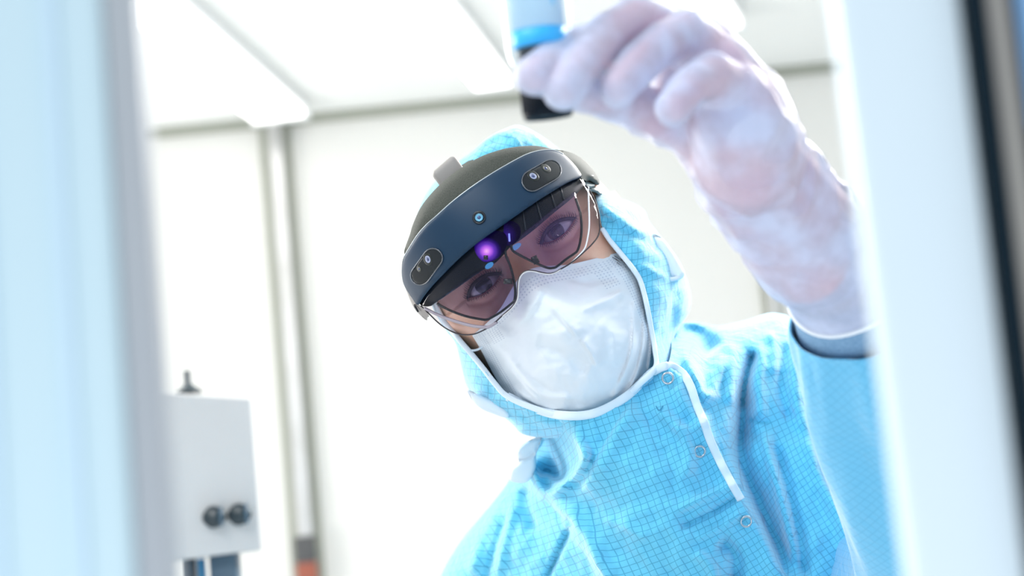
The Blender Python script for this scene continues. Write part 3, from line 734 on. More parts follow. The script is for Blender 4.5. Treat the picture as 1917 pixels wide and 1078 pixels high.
# upper sleeve from elbow back to the shoulder
V, Fc, UV = loft([P(1788, 1130, 1.11), P(1775, 1140, 1.15), P(1680, 1090, 1.27), P(1560, 980, 1.37), P(1450, 860, 1.42)], [.058, .062, .064, .066, .072], 72, sdisp, 10)
new_obj('upper_sleeve', V, Fc, M_cloth2, PR, uv=UV)

# ---- hood
def ridged(q, s1, a1, ang, st_, seed):
    c_, s_ = math.cos(math.radians(ang)), math.sin(math.radians(ang)); o_ = np.zeros(len(q))
    for i, (x, y) in enumerate(q):
        u, v = (x*c_+y*s_)/s1/st_, (-x*s_+y*c_)/s1; w_ = noise.noise(Vector((x/90, y/90, seed+4)))
        o_[i] = (1-abs(noise.noise(Vector((u+w_, v+w_, seed))))*2.2)*a1
    return o_
def rot_uv(angle, k=1.0, warp=0.0, d=1.2):
    ca, sa = math.cos(math.radians(angle)), math.sin(math.radians(angle))
    def f(q, dz):
        x = (q[:, 0]-1100)*d/F; y = (q[:, 1]-800)*d/F
        a = warp*(q[:, 0]-1100)/400.0+warp*0.6*(q[:, 1]-850)/300.0
        c_, s_ = np.cos(np.radians(angle)+a), np.sin(np.radians(angle)+a)
        return np.column_stack([(x*c_-y*s_)+dz*0.3, (x*s_+y*c_)+dz*0.2])
    return f
hood_out = [(778, 425), (786, 388), (806, 350), (842, 312), (880, 285), (915, 256), (948, 240), (972, 234), (1002, 247), (1038, 272), (1075, 305), (1112, 352), (1150, 367), (1184, 379), (1207, 394), (1216, 415), (1238, 443), (1258, 468), (1273, 490), (1281, 510), (1289, 532), (1294, 560), (1289, 586), (1276, 606),
            (1262, 640), (1256, 690), (1225, 740), (1150, 790), (1060, 817), (1015, 819), (978, 812), (962, 796), (940, 778), (905, 760), (884, 740), (873, 720), (866, 695), (860, 668), (852, 640), (834, 617), (812, 580), (790, 530), (776, 480)]
hole = [(800, 520), (812, 430), (880, 340), (975, 290), (1060, 300), (1105, 345), (1121, 392), (1128, 428), (1142, 450), (1160, 472), (1182, 499), (1197, 522), (1206, 550), (1213, 582), (1220, 620), (1226, 655), (1227, 688), (1200, 716), (1170, 744), (1112, 774), (1050, 777), (1000, 764), (950, 742), (925, 716), (905, 690), (882, 662), (858, 634), (825, 590)]
hood_d = RBF([(778, 425, 1.25), (880, 285, 1.25), (972, 234, 1.27), (1110, 352, 1.24), (1210, 400, 1.27), (1290, 550, 1.29), (1262, 640, 1.27), (1150, 790, 1.20), (1015, 819, 1.215), (870, 720, 1.24), (834, 617, 1.24),
              (1125, 420, 1.203), (1160, 472, 1.200), (1206, 550, 1.200), (1226, 655, 1.196), (1170, 744, 1.185), (1050, 777, 1.178), (950, 742, 1.200), (905, 700, 1.212), (882, 662, 1.216), (853, 630, 1.220), (1240, 560, 1.212), (1155, 425, 1.198), (1195, 465, 1.200), (1130, 390, 1.20), (1240, 690, 1.200), (790, 530, 1.235)])
hood_folds = [([(1110, 375), (1150, 405), (1190, 430), (1225, 440)], 9, 16, .010), ([(1120, 395), (1160, 425), (1200, 448), (1240, 470)], 7, 10, -.004), ([(1100, 360), (1160, 385), (1210, 405)], 8, 10, .007),
              ([(1185, 492), (1215, 505), (1250, 520), (1280, 512)], 5, 5, .004), ([(1262, 540), (1258, 580), (1262, 620)], 12, 10, -.014), ([(1255, 530), (1250, 600), (1250, 680)], 6, 10, .006), ([(1285, 530), (1280, 580), (1262, 612)], 9, 10, .006),
              ([(1205, 520), (1232, 600), (1243, 680)], 14, 14, .003), ([(880, 700), (905, 740), (950, 765)], 9, 9, .004), ([(985, 785), (1040, 800), (1110, 790)], 10, 12, .004), ([(962, 762), (1000, 796), (1040, 815)], 5, 9, -.004),
              ([(940, 245), (965, 262), (975, 285)], 9, 5, .006), ([(900, 280), (930, 262), (960, 262)], 6, 8, -.004), ([(1000, 252), (985, 270), (980, 285)], 6, 10, -.003)]
V, Fc, UV = sheet(hood_out, lambda q: hood_d(q), lambda q: np.full(len(q), 0.13), 6, hole=hole, uvf=rot_uv(12, warp=0.25), round_lines=[hood_out+[hood_out[0]]], R=34, T=0.028, rings=(0.8, 2.5, 5),
                  folds=hood_folds, extra=lambda q: wrinkle(q, 38, 0.0040, 3.3)+ridged(q, 26, 0.0022, 50, 2.2, 6.0))
hood = new_obj('hood', V, Fc, M_cloth, PR, uv=UV)
def on_sheet(dfun, folds, pts, n=6, lift=0.0, extra=None):
    q = cr(pts, n)[:, :2]; d = dfun(q)-fold_disp(q, folds)-lift
    if extra is not None: d = d-extra(q)
    return [P(a[0], a[1], b_) for a, b_ in zip(q, d)]
hp = on_sheet(hood_d, hood_folds, hole[7:]+[hole[0], hole[1]], 8, 0.0028)
v, f = tube(hp, [0.0024]*len(hp), 10, flat=0.7); new_obj('edge_binding', v, f, M_pipe, hood)
# back tab panels of the hood
def strap(name, outline, depth, thick, m, par, R=5, T=0.002, folds=()):
    V, Fc, UV = sheet(outline, lambda q: depth(q) if callable(depth) else np.full(len(q), depth), lambda q: np.full(len(q), thick), 4, round_lines=[outline+[outline[0]]], R=R, T=T, rings=(0.8, 2), folds=folds)
    return new_obj(name, V, Fc, m, par, uv=UV)
strap('adjusting_band', [(1220, 440), (1240, 446), (1258, 468), (1274, 495), (1282, 512), (1272, 524), (1250, 524), (1222, 514), (1224, 480)], 1.243, 0.03, M_tape, hood, R=10, T=.008)
v, f = tube([P(*a) for a in cr([(1182, 497, 1.226), (1205, 508, 1.228), (1235, 520, 1.232), (1262, 522, 1.24), (1276, 512, 1.25)], 6)], 0.0016, 8); new_obj('cord', v, f, M_pipe, hood)
strap('adjusting_band', [(876, 730), (905, 742), (938, 756), (952, 768), (950, 782), (925, 775), (900, 764), (884, 748)], 1.215, 0.02, M_tape, hood, R=8, T=.005)

# ---- coverall front
cov_out = [(780, 1330), (798, 1150), (825, 1078), (845, 1040), (872, 1000), (915, 950), (948, 908), (962, 880), (985, 850), (1003, 822), (990, 795), (970, 765), (952, 744), (1000, 765), (1050, 778), (1110, 775), (1170, 745), (1222, 697), (1248, 683), (1256, 660), (1258, 630), (1266, 610),
           (1300, 602), (1345, 609), (1400, 598), (1430, 588), (1455, 586), (1490, 600), (1540, 660), (1600, 760), (1660, 860), (1720, 1000), (1760, 1120), (1780, 1330)]
cov_round = [cov_out[0:10], cov_out[20:34]]
cov_d = RBF([(952, 744, 1.205), (1050, 778, 1.172), (1110, 775, 1.170), (1170, 745, 1.178), (1222, 697, 1.190), (1248, 683, 1.196), (1258, 640, 1.25), (1300, 602, 1.30), (1430, 588, 1.33), (1500, 620, 1.32), (1600, 760, 1.30), (1720, 1000, 1.26), (1780, 1330, 1.27),
             (1003, 822, 1.25), (962, 880, 1.31), (872, 1000, 1.35), (798, 1150, 1.36), (780, 1330, 1.36), (1100, 880, 1.185), (1180, 860, 1.165), (1300, 800, 1.185), (1400, 800, 1.235), (1200, 1000, 1.17), (1060, 1000, 1.235), (1400, 1000, 1.20), (1550, 1000, 1.24),
             (1200, 1200, 1.20), (1000, 1200, 1.27), (1450, 1200, 1.21), (1200, 1330, 1.22), (1340, 690, 1.245), (1440, 690, 1.265), (960, 1020, 1.29)])
cov_folds = [([(1025, 915), (1062, 985), (1095, 1030), (1135, 1080), (1180, 1140)], 3, 34, .008), ([(1068, 985), (1045, 1030), (1025, 1085)], 2.5, 2.5, -.0022), ([(1415, 650), (1397, 708), (1390, 790), (1388, 850)], 14, 7, -.006), ([(1400, 785), (1420, 790), (1442, 788)], 3, 3, -.003), # points, width right, width left, height
    ([(1000, 800), (1030, 835), (1040, 870), (1030, 900)], 30, 30, -.034), ([(1055, 800), (1092, 845), (1078, 882), (1030, 922), (1003, 895), (1001, 850)], 8, 12, .018),
    ([(1190, 745), (1160, 795), (1133, 838), (1105, 890), (1085, 930)], 5, 26, .007), ([(1075, 790), (1095, 830), (1100, 860)], 12, 18, .004),
    ([(985, 910), (988, 950), (1000, 1000)], 14, 10, -.008), ([(1012, 930), (1045, 960), (1068, 985), (1050, 1030), (1027, 1078), (1000, 1140)], 6, 4, -.007),
    ([(1018, 935), (1060, 960), (1100, 1010), (1130, 1078), (1150, 1150)], 10, 22, .009), ([(930, 950), (900, 1010), (880, 1078)], 12, 12, .006), ([(965, 940), (945, 1010), (930, 1090)], 9, 9, .005), ([(950, 960), (925, 1030), (905, 1100)], 6, 6, -.005),
    ([(1268, 616), (1305, 628), (1335, 665)], 16, 24, -.026), ([(1272, 640), (1300, 700), (1322, 745), (1345, 700), (1362, 660)], 10, 16, .012), ([(1290, 680), (1315, 735), (1355, 742)], 8, 8, .006),
    ([(1394, 700), (1388, 790), (1386, 857), (1415, 930), (1455, 1020), (1480, 1090)], 13, 22, -.026), ([(1412, 655), (1396, 705), (1386, 770)], 8, 10, -.014), ([(1375, 640), (1368, 700), (1366, 760)], 10, 10, .008),
    ([(1432, 640), (1420, 720), (1425, 790)], 12, 12, .008), ([(1444, 820), (1483, 950), (1510, 1090)], 10, 14, -.012), ([(1425, 800), (1460, 920), (1495, 1060)], 10, 12, .010),
    ([(1475, 640), (1460, 720), (1480, 790)], 10, 12, -.007), ([(1500, 640), (1490, 730), (1510, 820)], 12, 12, .008), ([(1530, 830), (1552, 895), (1590, 960), (1665, 1085)], 7, 16, -.022), ([(1505, 800), (1530, 880), (1570, 960), (1640, 1085)], 18, 10, .010),
    ([(1440, 615), (1450, 660), (1445, 700)], 8, 10, .006), ([(1328, 770), (1300, 800), (1255, 800)], 8, 10, .005), ([(1262, 715), (1290, 770), (1325, 800)], 10, 10, .005),
    ([(1215, 760), (1265, 800), (1290, 850), (1280, 900)], 8, 14, .005), ([(1240, 830), (1262, 880), (1255, 940)], 10, 12, -.003), ([(1260, 960), (1320, 930), (1385, 900)], 7, 8, .005), ([(1270, 990), (1330, 960), (1390, 925)], 6, 6, -.005), ([(1300, 1010), (1350, 985), (1390, 955)], 6, 6, .004),
    ([(1130, 970), (1170, 985), (1215, 1010)], 8, 12, .003), ([(1345, 1010), (1375, 1040), (1380, 1100)], 14, 14, -.012), ([(1300, 1030), (1330, 1060), (1340, 1110)], 10, 10, .006),
    ([(1250, 687), (1290, 715), (1318, 775), (1345, 855), (1387, 935), (1425, 985), (1445, 1030), (1475, 1095)], 24, 3.0, .0075, 1.0),
    ([(1545, 700), (1570, 790), (1620, 880)], 14, 14, .008), ([(1600, 900), (1640, 980), (1690, 1080)], 12, 16, .010)]
cov_folds = [(a[0], a[1], a[2], a[3]*(1.35 if abs(a[3]) < .02 else 1.25))+tuple(a[4:]) for a in cov_folds]
cov_extra = lambda q: wrinkle(q, 70, 0.0048, 1.1)+ridged(q, 34, 0.0020, 62, 2.6, 2.0)+wrinkle(q, 18, 0.0008, 5.1)
V, Fc, UV = sheet(cov_out, lambda q: cov_d(q), lambda q: np.full(len(q), 0.2), 5.5, uvf=rot_uv(17, warp=0.12), round_lines=cov_round, R=55, T=0.045, rings=(0.8, 2.5, 5, 8), folds=cov_folds, extra=cov_extra)
cov = new_obj('coverall', V, Fc, M_cloth, PR, uv=UV)
pe = lambda pts, lift=0.0: on_sheet(cov_d, cov_folds, pts, 8, lift, cov_extra)
bp_ = pe([(950, 742), (1000, 764), (1050, 777), (1110, 774), (1170, 744), (1222, 696), (1248, 685)], 0.001)
v, f = tube(bp_, [0.0031]*len(bp_), 12, flat=0.4, up=Zc); new_obj('collar_binding', v, f, M_pipe, cov)
fl = pe([(1222, 696), (1250, 685), (1276, 697), (1292, 722), (1305, 760), (1318, 790), (1328, 820), (1345, 858), (1366, 898), (1387, 935)], 0.005)
v, f = tube(fl, [0.0029]*len(fl), 12, flat=0.35, up=Zc); new_obj('flap_binding', v, f, M_pipe, cov)
M_ring = mat('steel_snap', (0.5, 0.55, 0.6), 0.25, 0.9)
def surf_frame(px, py, lift=0.0):
    a, b_, c = (pe([(x, y), (x, y)], lift)[0] for x, y in ((px, py), (px+7, py), (px, py+7)))
    n_ = (b_-a).cross(a-c).normalized()
    if n_.dot(Zc) < 0: n_ = -n_
    n_ = (n_+Zc*1.5).normalized()
    return face_frame(a, n_)
def torus(fr, R_, r_, n=36, k=10, ov=1.0):
    return tube([fr @ Vector((R_*math.cos(2*PI*i/n), R_*math.sin(2*PI*i/n)*ov, 0)) for i in range(n)], r_, k, closed=True)
for px, py in ((1250, 708), (1310, 845), (1397, 976)):
    fr = surf_frame(px, py, 0.0035); v, f = torus(fr, 0.0037, 0.0008); sb = new_obj('snap_button', v, f, M_ring, cov)
v, f = tube(pe([(1228, 760), (1234, 768), (1241, 760)], 0.0012), 0.0004, 6); new_obj('buttonhole_stitch', v, f, mat('stitch', (0.05, 0.3, 0.5), 0.8), cov)
# white shoulder loop
strap('shoulder_loop', [(1014, 818), (985, 828), (968, 846), (972, 866), (958, 880), (956, 900), (985, 903), (1002, 880), (1004, 850)], 1.262, 0.012, M_tape, cov, R=8, T=.004, folds=[([(962, 862), (985, 858), (1004, 845)], 4, 4, -.004)])
# lower half of the coverall, out of the frame
def ring_loft(rings_, n=48):
    V, Fc = [], []
    for c, rx, ry in rings_:
        for k in range(n): V.append(Vector(c)+Vector((rx*math.cos(2*PI*k/n), ry*math.sin(2*PI*k/n), 0)))
    for i in range(len(rings_)-1):
        for k in range(n): Fc.append((i*n+k, i*n+(k+1) % n, (i+1)*n+(k+1) % n, (i+1)*n+k))
    return V, Fc
c0 = P(1250, 1250, 1.36)
V, Fc = ring_loft([(c0, .17, .12), (c0.lerp(hip, .4), .18, .14), (hip+Vector((0, 0, .05)), .19, .15), (hip-Vector((0, 0, .06)), .19, .15)])
for s in (-1, 1):
    V, Fc = merge((V, Fc), ring_loft([(hip+Vector((s*.09, 0, .0)), .11, .125), ((hip.x+s*.1, hip.y-.01, .5), .085, .09), ((hip.x+s*.11, hip.y+.02, .12), .07, .08)]))
tr = new_obj('trousers', V, Fc, M_cloth2, PR, uv=[(v[0]+v[1], v[2]) for v in V])
V, Fc, UV = loft([shR+Vector((.0,.02,-.02)), elR, wrR], [.05, .055, .045], 40, sdisp, 10); new_obj('lowered_sleeve', V, Fc, M_cloth2, PR, uv=UV)
for s in (-1, 1):
    a = Vector((hip.x+s*.11, hip.y-.06, .0)); v, f = ball((0, 0, 0), 1, 28, 16); v = [a+Vector((q.x*.05, q.y*.145, max(q.z, -.55)*.085+.0468)) for q in v]
    new_obj('overshoe', v, f, M_tape, PR)

# ---- face mask
mk = [[(884, 628, 1.216), (932, 583, 1.182), (985, 508, 1.160), (1070, 494, 1.180), (1163, 471, 1.206)],
      [(900, 655, 1.217), (958, 622, 1.172), (1030, 575, 1.136), (1115, 545, 1.170), (1191, 516, 1.206)],
      [(918, 690, 1.216), (985, 668, 1.168), (1072, 632, 1.134), (1150, 600, 1.166), (1213, 575, 1.208)],
      [(936, 722, 1.214), (1015, 718, 1.170), (1100, 695, 1.150), (1177, 655, 1.175), (1227, 635, 1.210)],
      [(950, 750, 1.215), (1040, 778, 1.188), (1118, 775, 1.183), (1190, 735, 1.195), (1232, 690, 1.220)],
      [(965, 780, 1.240), (1050, 810, 1.225), (1130, 812, 1.222), (1200, 775, 1.228), (1240, 730, 1.245)]]
mfolds = [(a[0], a[1]*0.6, a[2], a[3]*1.7)+tuple(a[4:]) for a in [([(1030, 570), (1055, 598), (1084, 632)], 6, 14, .004), ([(1087, 634), (1105, 660), (1120, 690)], 5, 12, .0035), ([(1167, 543), (1125, 565), (1084, 582)], 5, 9, .003), ([(1184, 572), (1184, 625), (1177, 674), (1148, 738)], 3, 9, .003, .5),
          ([(1203, 585), (1203, 640), (1190, 700), (1165, 745)], 2.5, 7, .003, .5), ([(1216, 600), (1218, 650), (1212, 700)], 2.5, 6, .0025), ([(947, 662), (980, 705), (1022, 742), (1087, 744)], 4, 10, .003), ([(955, 690), (985, 725), (1010, 752)], 3, 8, .0025), ([(960, 720), (1000, 755), (1060, 768), (1120, 765)], 4, 8, .0025),
          ([(1000, 645), (1050, 660), (1100, 700)], 18, 18, -.003), ([(1120, 600), (1150, 630), (1150, 690)], 16, 16, .003), ([(965, 610), (1000, 570), (1015, 535)], 10, 14, .003), ([(1060, 520), (1100, 530), (1160, 520)], 8, 10, -.002)]]
V, Fc, UV, MG = gridsurf(mk, 26, 22, mfolds, lambda q: wrinkle(q, 45, 0.0036, 8.8)+wrinkle(q, 14, 0.0005, 2.2), 0.0008)
mm = M_mask; b = bsdf(mm); uvn = N(mm, 'ShaderNodeUVMap'); uvn.uv_map = 'UVMap'; sp_ = N(mm, 'ShaderNodeSeparateXYZ'); L(mm, uvn.outputs[0], sp_.inputs[0])
def dots(axu, axv, su, sv, lo_u, hi_u, lo_v, hi_v):
    fu = math_node(mm, 'SUBTRACT', math_node(mm, 'FRACT', math_node(mm, 'MULTIPLY', sp_.outputs[0], su)), 0.5); fv = math_node(mm, 'SUBTRACT', math_node(mm, 'FRACT', math_node(mm, 'MULTIPLY', sp_.outputs[1], sv)), 0.5)
    d2 = math_node(mm, 'ADD', math_node(mm, 'MULTIPLY', fu, fu), math_node(mm, 'MULTIPLY', fv, fv)); dd = math_node(mm, 'LESS_THAN', d2, 0.055)
    w1 = math_node(mm, 'MULTIPLY', math_node(mm, 'GREATER_THAN', sp_.outputs[0], lo_u), math_node(mm, 'LESS_THAN', sp_.outputs[0], hi_u))
    w2 = math_node(mm, 'MULTIPLY', math_node(mm, 'GREATER_THAN', sp_.outputs[1], lo_v), math_node(mm, 'LESS_THAN', sp_.outputs[1], hi_v))
    return math_node(mm, 'MULTIPLY', dd, math_node(mm, 'MULTIPLY', w1, w2))
ds = [dots(0, 1, 60, 60, .025, .095, .04, .72), dots(0, 1, 60, 60, .905, .975, .04, .72), dots(0, 1, 52, 66, .06, .94, .045, .105), dots(0, 1, 60, 60, .12, .2, .10, .22), dots(0, 1, 60, 60, .80, .88, .10, .22)]
g = ds[0]
for d_ in ds[1:]: g = math_node(mm, 'MAXIMUM', g, d_)
mx = N(mm, 'ShaderNodeMix', data_type='RGBA'); L(mm, g, mx.inputs[0]); mx.inputs[6].default_value = (0.80, 0.84, 0.89, 1); mx.inputs[7].default_value = (0.60, 0.65, 0.74, 1); L(mm, mx.outputs[2], b.inputs['Base Color'])
bpn = N(mm, 'ShaderNodeBump'); bpn.inputs['Strength'].default_value = 0.6; bpn.inputs['Distance'].default_value = 0.0006; bpn.invert = True; L(mm, g, bpn.inputs['Height']); L(mm, bpn.outputs[0], b.inputs['Normal'])
fm = new_obj('face_mask', V, Fc, mm, PR, uv=UV); fm['label'] = 'white pleated face mask with dotted edges'
v, f = tube([P(*a) for a in cr([(905, 648, 1.213), (892, 655, 1.213), (876, 655, 1.215), (864, 644, 1.226)], 6)], 0.0017, 8, flat=.5); new_obj('ear_loop', v, f, M_pipe, fm)
v, f = tube([P(*a) for a in cr([(1162, 474, 1.205), (1167, 484, 1.205), (1176, 486, 1.21)], 6)], 0.0012, 8); new_obj('ear_loop', v, f, M_pipe, fm)

# ================================================================== BOTTLE
ba = P(1000, 0, 0.825); bb = P(1026, 222, 0.825); axb = (bb-ba).normalized(); side = axb.cross(-Zc).normalized(); fwd = side.cross(axb)
cp = P(1027, 221, 0.825); BF = Matrix.Translation(cp) @ Matrix((side, fwd, -axb)).transposed().to_4x4()     # z up the bottle, 0 at the cap's end
BR = root('bottle', tuple(cp), 'upside-down clear bottle with black cap and blue banded label, pinched in the gloved fingers', 'bottle')
M_cap = mat('black_cap', (0.002, 0.006, 0.014), 0.4, 0, 0.15); M_bglass = glass('bottle_plastic', (0.93, 0.97, 1.0), 0.0, 0.05, (0.8, 0.92, 1.0), 0.05)
u = 0.825/F
v, f = lathe([(.001, .0015), (38*u, .0012), (44*u, .0), (47*u, .0018), (47*u, 75*u), (46*u, 100*u), (46*u, 128*u), (43*u, 133*u), (.001, 133.5*u)], BF, 56); cap = new_obj('cap', v, f, M_cap, BR)
VV, FF = [], []
for i in range(56):
    a = 2*PI*i/56; rv, rf = tube([BF @ Vector((47*u*math.cos(a), 47*u*math.sin(a), z)) for z in (12*u, 72*u)], 0.00035, 4); VV, FF = merge((VV, FF), (rv, rf))
new_obj('cap_ribs', VV, FF, M_cap, cap)
v, f = lathe([(.001, 96*u), (50*u, 97*u), (61*u, 112*u), (64*u, 135*u), (64*u, 480*u), (60*u, 500*u), (.001, 503*u)], BF, 56); new_obj('clear_body', v, f, M_bglass, BR)
v, f = lathe([(.001, 134.5*u), (49*u, 134.6*u), (51*u, 137*u), (51*u, 166*u), (.001, 166.4*u)], BF, 48); new_obj('blue_band', v, f, mat('bright_blue', (0.0, 0.48, 0.95), 0.4), BR)
v, f = lathe([(.001, 166.6*u), (50*u, 166.8*u), (50*u, 470*u), (.001, 471*u)], BF, 48); lb = new_obj('label_sleeve', v, f, mat('pale_label', (0.62, 0.80, 0.92), 0.5), BR)
M_mark = mat('label_marks', (0.22, 0.60, 0.88), 0.5)
for k, (x, z, ww, hh) in enumerate(((30, 205, 8, 12), (24, 178+48, 10, 16), (30, 240, 6, 10), (-44, 225, 3, 60))):
    y_ = -math.sqrt(50.6**2-x*x)
    v, f = box_mesh((x-ww/2)*u, (x+ww/2)*u, (y_-.6)*u, (y_+3)*u, z*u, (z+hh)*u, 0.0001, frame=BF); new_obj('printed_mark', v, f, M_mark, lb)

# ================================================================== HEADSET
c0_ = np.array([958.0, 470.0]); e_ = np.array([math.cos(math.radians(36.5)), -math.sin(math.radians(36.5))]); t_ = np.array([-e_[1], e_[0]])
def st(q): q = np.asarray(q, float)[:, :2]-c0_; return q @ e_, q @ t_
def shell_d(q):
    s, t = st(q); s = s+8
    return 1.131+0.062*np.abs(s/205.0)**2.3+np.clip(-(t+20)/120, 0, 2)**2*0.012
HS = root('headset', tuple(P(895, 410, 1.14)), 'dark grey mixed-reality headset with clear visor worn over the blue hood', 'headset')
M_shell = mat('dark_blue_grey_shell', (0.009, 0.034, 0.072), 0.48, 0.0, 0.28)
M_pad = add_noise(mat('olive_foam', (0.05, 0.055, 0.045), 0.8), 1500, (0.028, 0.032, 0.026), (0.075, 0.08, 0.065), 0.5, 0.0004)
M_arm = mat('light_grey_plastic', (0.15, 0.155, 0.14), 0.75, 0, 0.15); M_armL = mat('taupe_plastic', (0.24, 0.21, 0.20), 0.4)
M_blk = mat('black_plastic', (0.004, 0.006, 0.012), 0.2); M_piano = mat('black_glass', (0.010, 0.014, 0.018), 0.12, 0, 0.35)
M_teal = mat('teal_grey_plastic', (0.16, 0.22, 0.23), 0.4); M_edge = mat('bright_edge', (0.55, 0.58, 0.6), 0.25, 0.3)
shell_out = [(756, 481), (768, 461), (783, 438), (800, 419), (815, 406), (846, 378), (884, 349), (922, 324), (960, 302), (988, 288), (1013, 281.5), (1035.5, 281), (1054, 288), (1070, 302), (1083, 318), (1087.5, 331),
             (1060.7, 343), (1004, 377.7), (940.8, 422), (896.7, 453), (862, 482), (830.4, 513.4), (808, 537), (793, 556), (782, 571), (770, 556), (758.4, 538), (753, 521.6), (752, 501)]
V, Fc, UV = sheet(shell_out, shell_d, lambda q: np.full(len(q), 0.014), 5, round_lines=[shell_out+[shell_out[0]]], R=7, T=0.0022, rings=(.5, 1.3, 2.6, 4.5))
sh = new_obj('brow_shell', V, Fc, M_shell, HS)
# upper foam-covered dome, receding over the forehead
pad_out = [(757, 474), (759, 462), (767, 440), (773, 420), (787, 389), (804, 366), (823, 346), (845, 327), (867, 312), (899, 293.5), (934, 281), (960, 275.5), (996, 272.6), (1017, 274.8), (1036, 279.3), (1044, 281), (1040, 290), (1013, 292), (960, 315), (922, 337), (884, 362), (846, 391), (815, 419), (785, 450), (765, 484)]
pad_line = shell_out[:12]
def pad_d(q):
    d, _, _ = seg_dist(np.asarray(q)[:, :2], cr(pad_line, 4)); ins_ = inside(np.asarray(q)[:, :2], np.array(shell_out)); s, t = st(q)
    return shell_d(q)+0.003+np.where(ins_, 0, 0.018*(1-np.sqrt(np.clip(1-(np.clip(d, 0, 48)/50)**2, 0, 1)))*1.6)
V, Fc, UV = sheet(pad_out, pad_d, lambda q: np.full(len(q), 0.03), 4, round_lines=[pad_out[1:15]], R=14, T=0.012, rings=(.6, 1.6, 3, 5.5)); new_obj('padded_dome', V, Fc, M_pad, HS)
# bright edge line between the two
el = [P(a[0], a[1], b_-0.0002) for a, b_ in zip(cr(shell_out[:13], 6), shell_d(cr(shell_out[:13], 6))+0.0018)]
v, f = tube(el, 0.00042, 8); new_obj('edge_line', v, f, M_edge, sh)
armR = [(1040, 280), (1066, 284.5), (1085, 293.4), (1100, 306), (1113.6, 322), (1122.5, 338.6), (1121.8, 345.3), (1115, 345.3), (1103, 340), (1090, 336), (1086, 329), (1078, 314), (1064, 296), (1052, 287)]
def arm_d(q): return shell_d(q)+0.003
V, Fc, UV = sheet(armR, arm_d, lambda q: np.full(len(q), 0.09), 3.5, round_lines=[armR[0:9]], R=16, T=0.022, rings=(.6, 1.5, 3)); ar = new_obj('side_arm', V, Fc, M_arm, HS)
v, f = tube([P(x, y, arm_d(np.array([[x, y]]))[0]+0.0045) for x, y in ((1090, 319), (1092, 323), (1096, 325), (1103, 327.5), (1110.5, 330))], 0.0006, 8); new_obj('slot', v, f, M_blk, ar)
strap('lower_arm', [(1090, 337), (1103, 341), (1114, 345.5), (1110, 350), (1104, 352), (1095, 350)], lambda q: shell_d(q)+0.012, 0.03, M_teal, HS, R=4, T=.004)
strap('strap_joint', [(1096, 352), (1104, 350), (1112, 349), (1120, 352.5), (1128, 362.5), (1121, 364.5), (1113, 360), (1100, 357)], lambda q: shell_d(q)+0.02, 0.05, M_teal, HS, R=4, T=.006)
armL = [(752, 503), (754.5, 524), (762, 547), (773, 573), (783, 586), (798, 599.5), (800, 594), (803, 591), (795, 580), (786, 572), (774, 560), (760, 536), (755, 516)]
V, Fc, UV = sheet(armL, lambda q: shell_d(q)+0.002, lambda q: np.full(len(q), 0.09), 3, round_lines=[armL[0:6]], R=8, T=0.012, rings=(.6, 1.5)); al = new_obj('side_arm', V, Fc, M_armL, HS)
v, f = tube([P(x, y, 1.19) for x, y in ((775, 570), (779, 577), (783, 584))], 0.0007, 8); new_obj('slot', v, f, M_blk, al)
# top strap tab
tb = [P(*a) for a in ((815, 337, 1.205), (858, 300.5, 1.205))]; tdir = (tb[1]-tb[0]).normalized(); tt_ = (P(866, 312, 1.2)-P(849, 289, 1.2))
tw = tt_.normalized(); tn = tdir.cross(tw).normalized(); 
if tn.dot(Zc) < 0: tn = -tn
FRT = Matrix.Translation((P(806, 325, 1.20)+P(866.5, 312, 1.2))*0.5+(P(849, 289, 1.2)+P(822.5, 347, 1.2)-P(806, 325, 1.20)-P(866.5, 312, 1.2))*0.25) @ Matrix((tdir, tw, tn)).transposed().to_4x4()
Lt = (P(849, 289, 1.2)-P(806, 325, 1.2)).length; Wt = (P(866, 312, 1.2)-P(849, 289, 1.2)).length
v, f = box_mesh(-Lt/2, Lt/2, -Wt/2, Wt/2+.004, -0.010, 0.004, 0.0038, 5, frame=FRT); new_obj('strap_tab', v, f, mat('warm_grey_tab', (0.36, 0.33, 0.31), 0.6), HS)
# crown strap over the top of the hood and round the back
bk = [HD(0, .07, .0), HD(0.0, .078, -.04), HD(0, .080, -.10), HD(0, .06, -.18), HD(0, .02, -.225), HD(0, .0, -.23)]
v, f = tube([Vector(a) for a in cr([list(b_) for b_ in bk], 6)], 0.012, 10, flat=0.2, up=hz); new_obj('crown_strap', v, f, M_pad, HS)
bk = [HD(s_*x, -.01, z) for s_, x, z in ((-1, .064, -.06), (-1, .066, -.10), (-1, .066, -.15), (-1, .05, -.215), (1, .0, -.235), (1, .05, -.215), (1, .066, -.15), (1, .066, -.10), (1, .064, -.06))]
v, f = tube([Vector(a) for a in cr([list(b_) for b_ in bk], 6)], 0.014, 12, flat=0.4, up=hz.cross(hx)); new_obj('head_band', v, f, M_armL, HS)

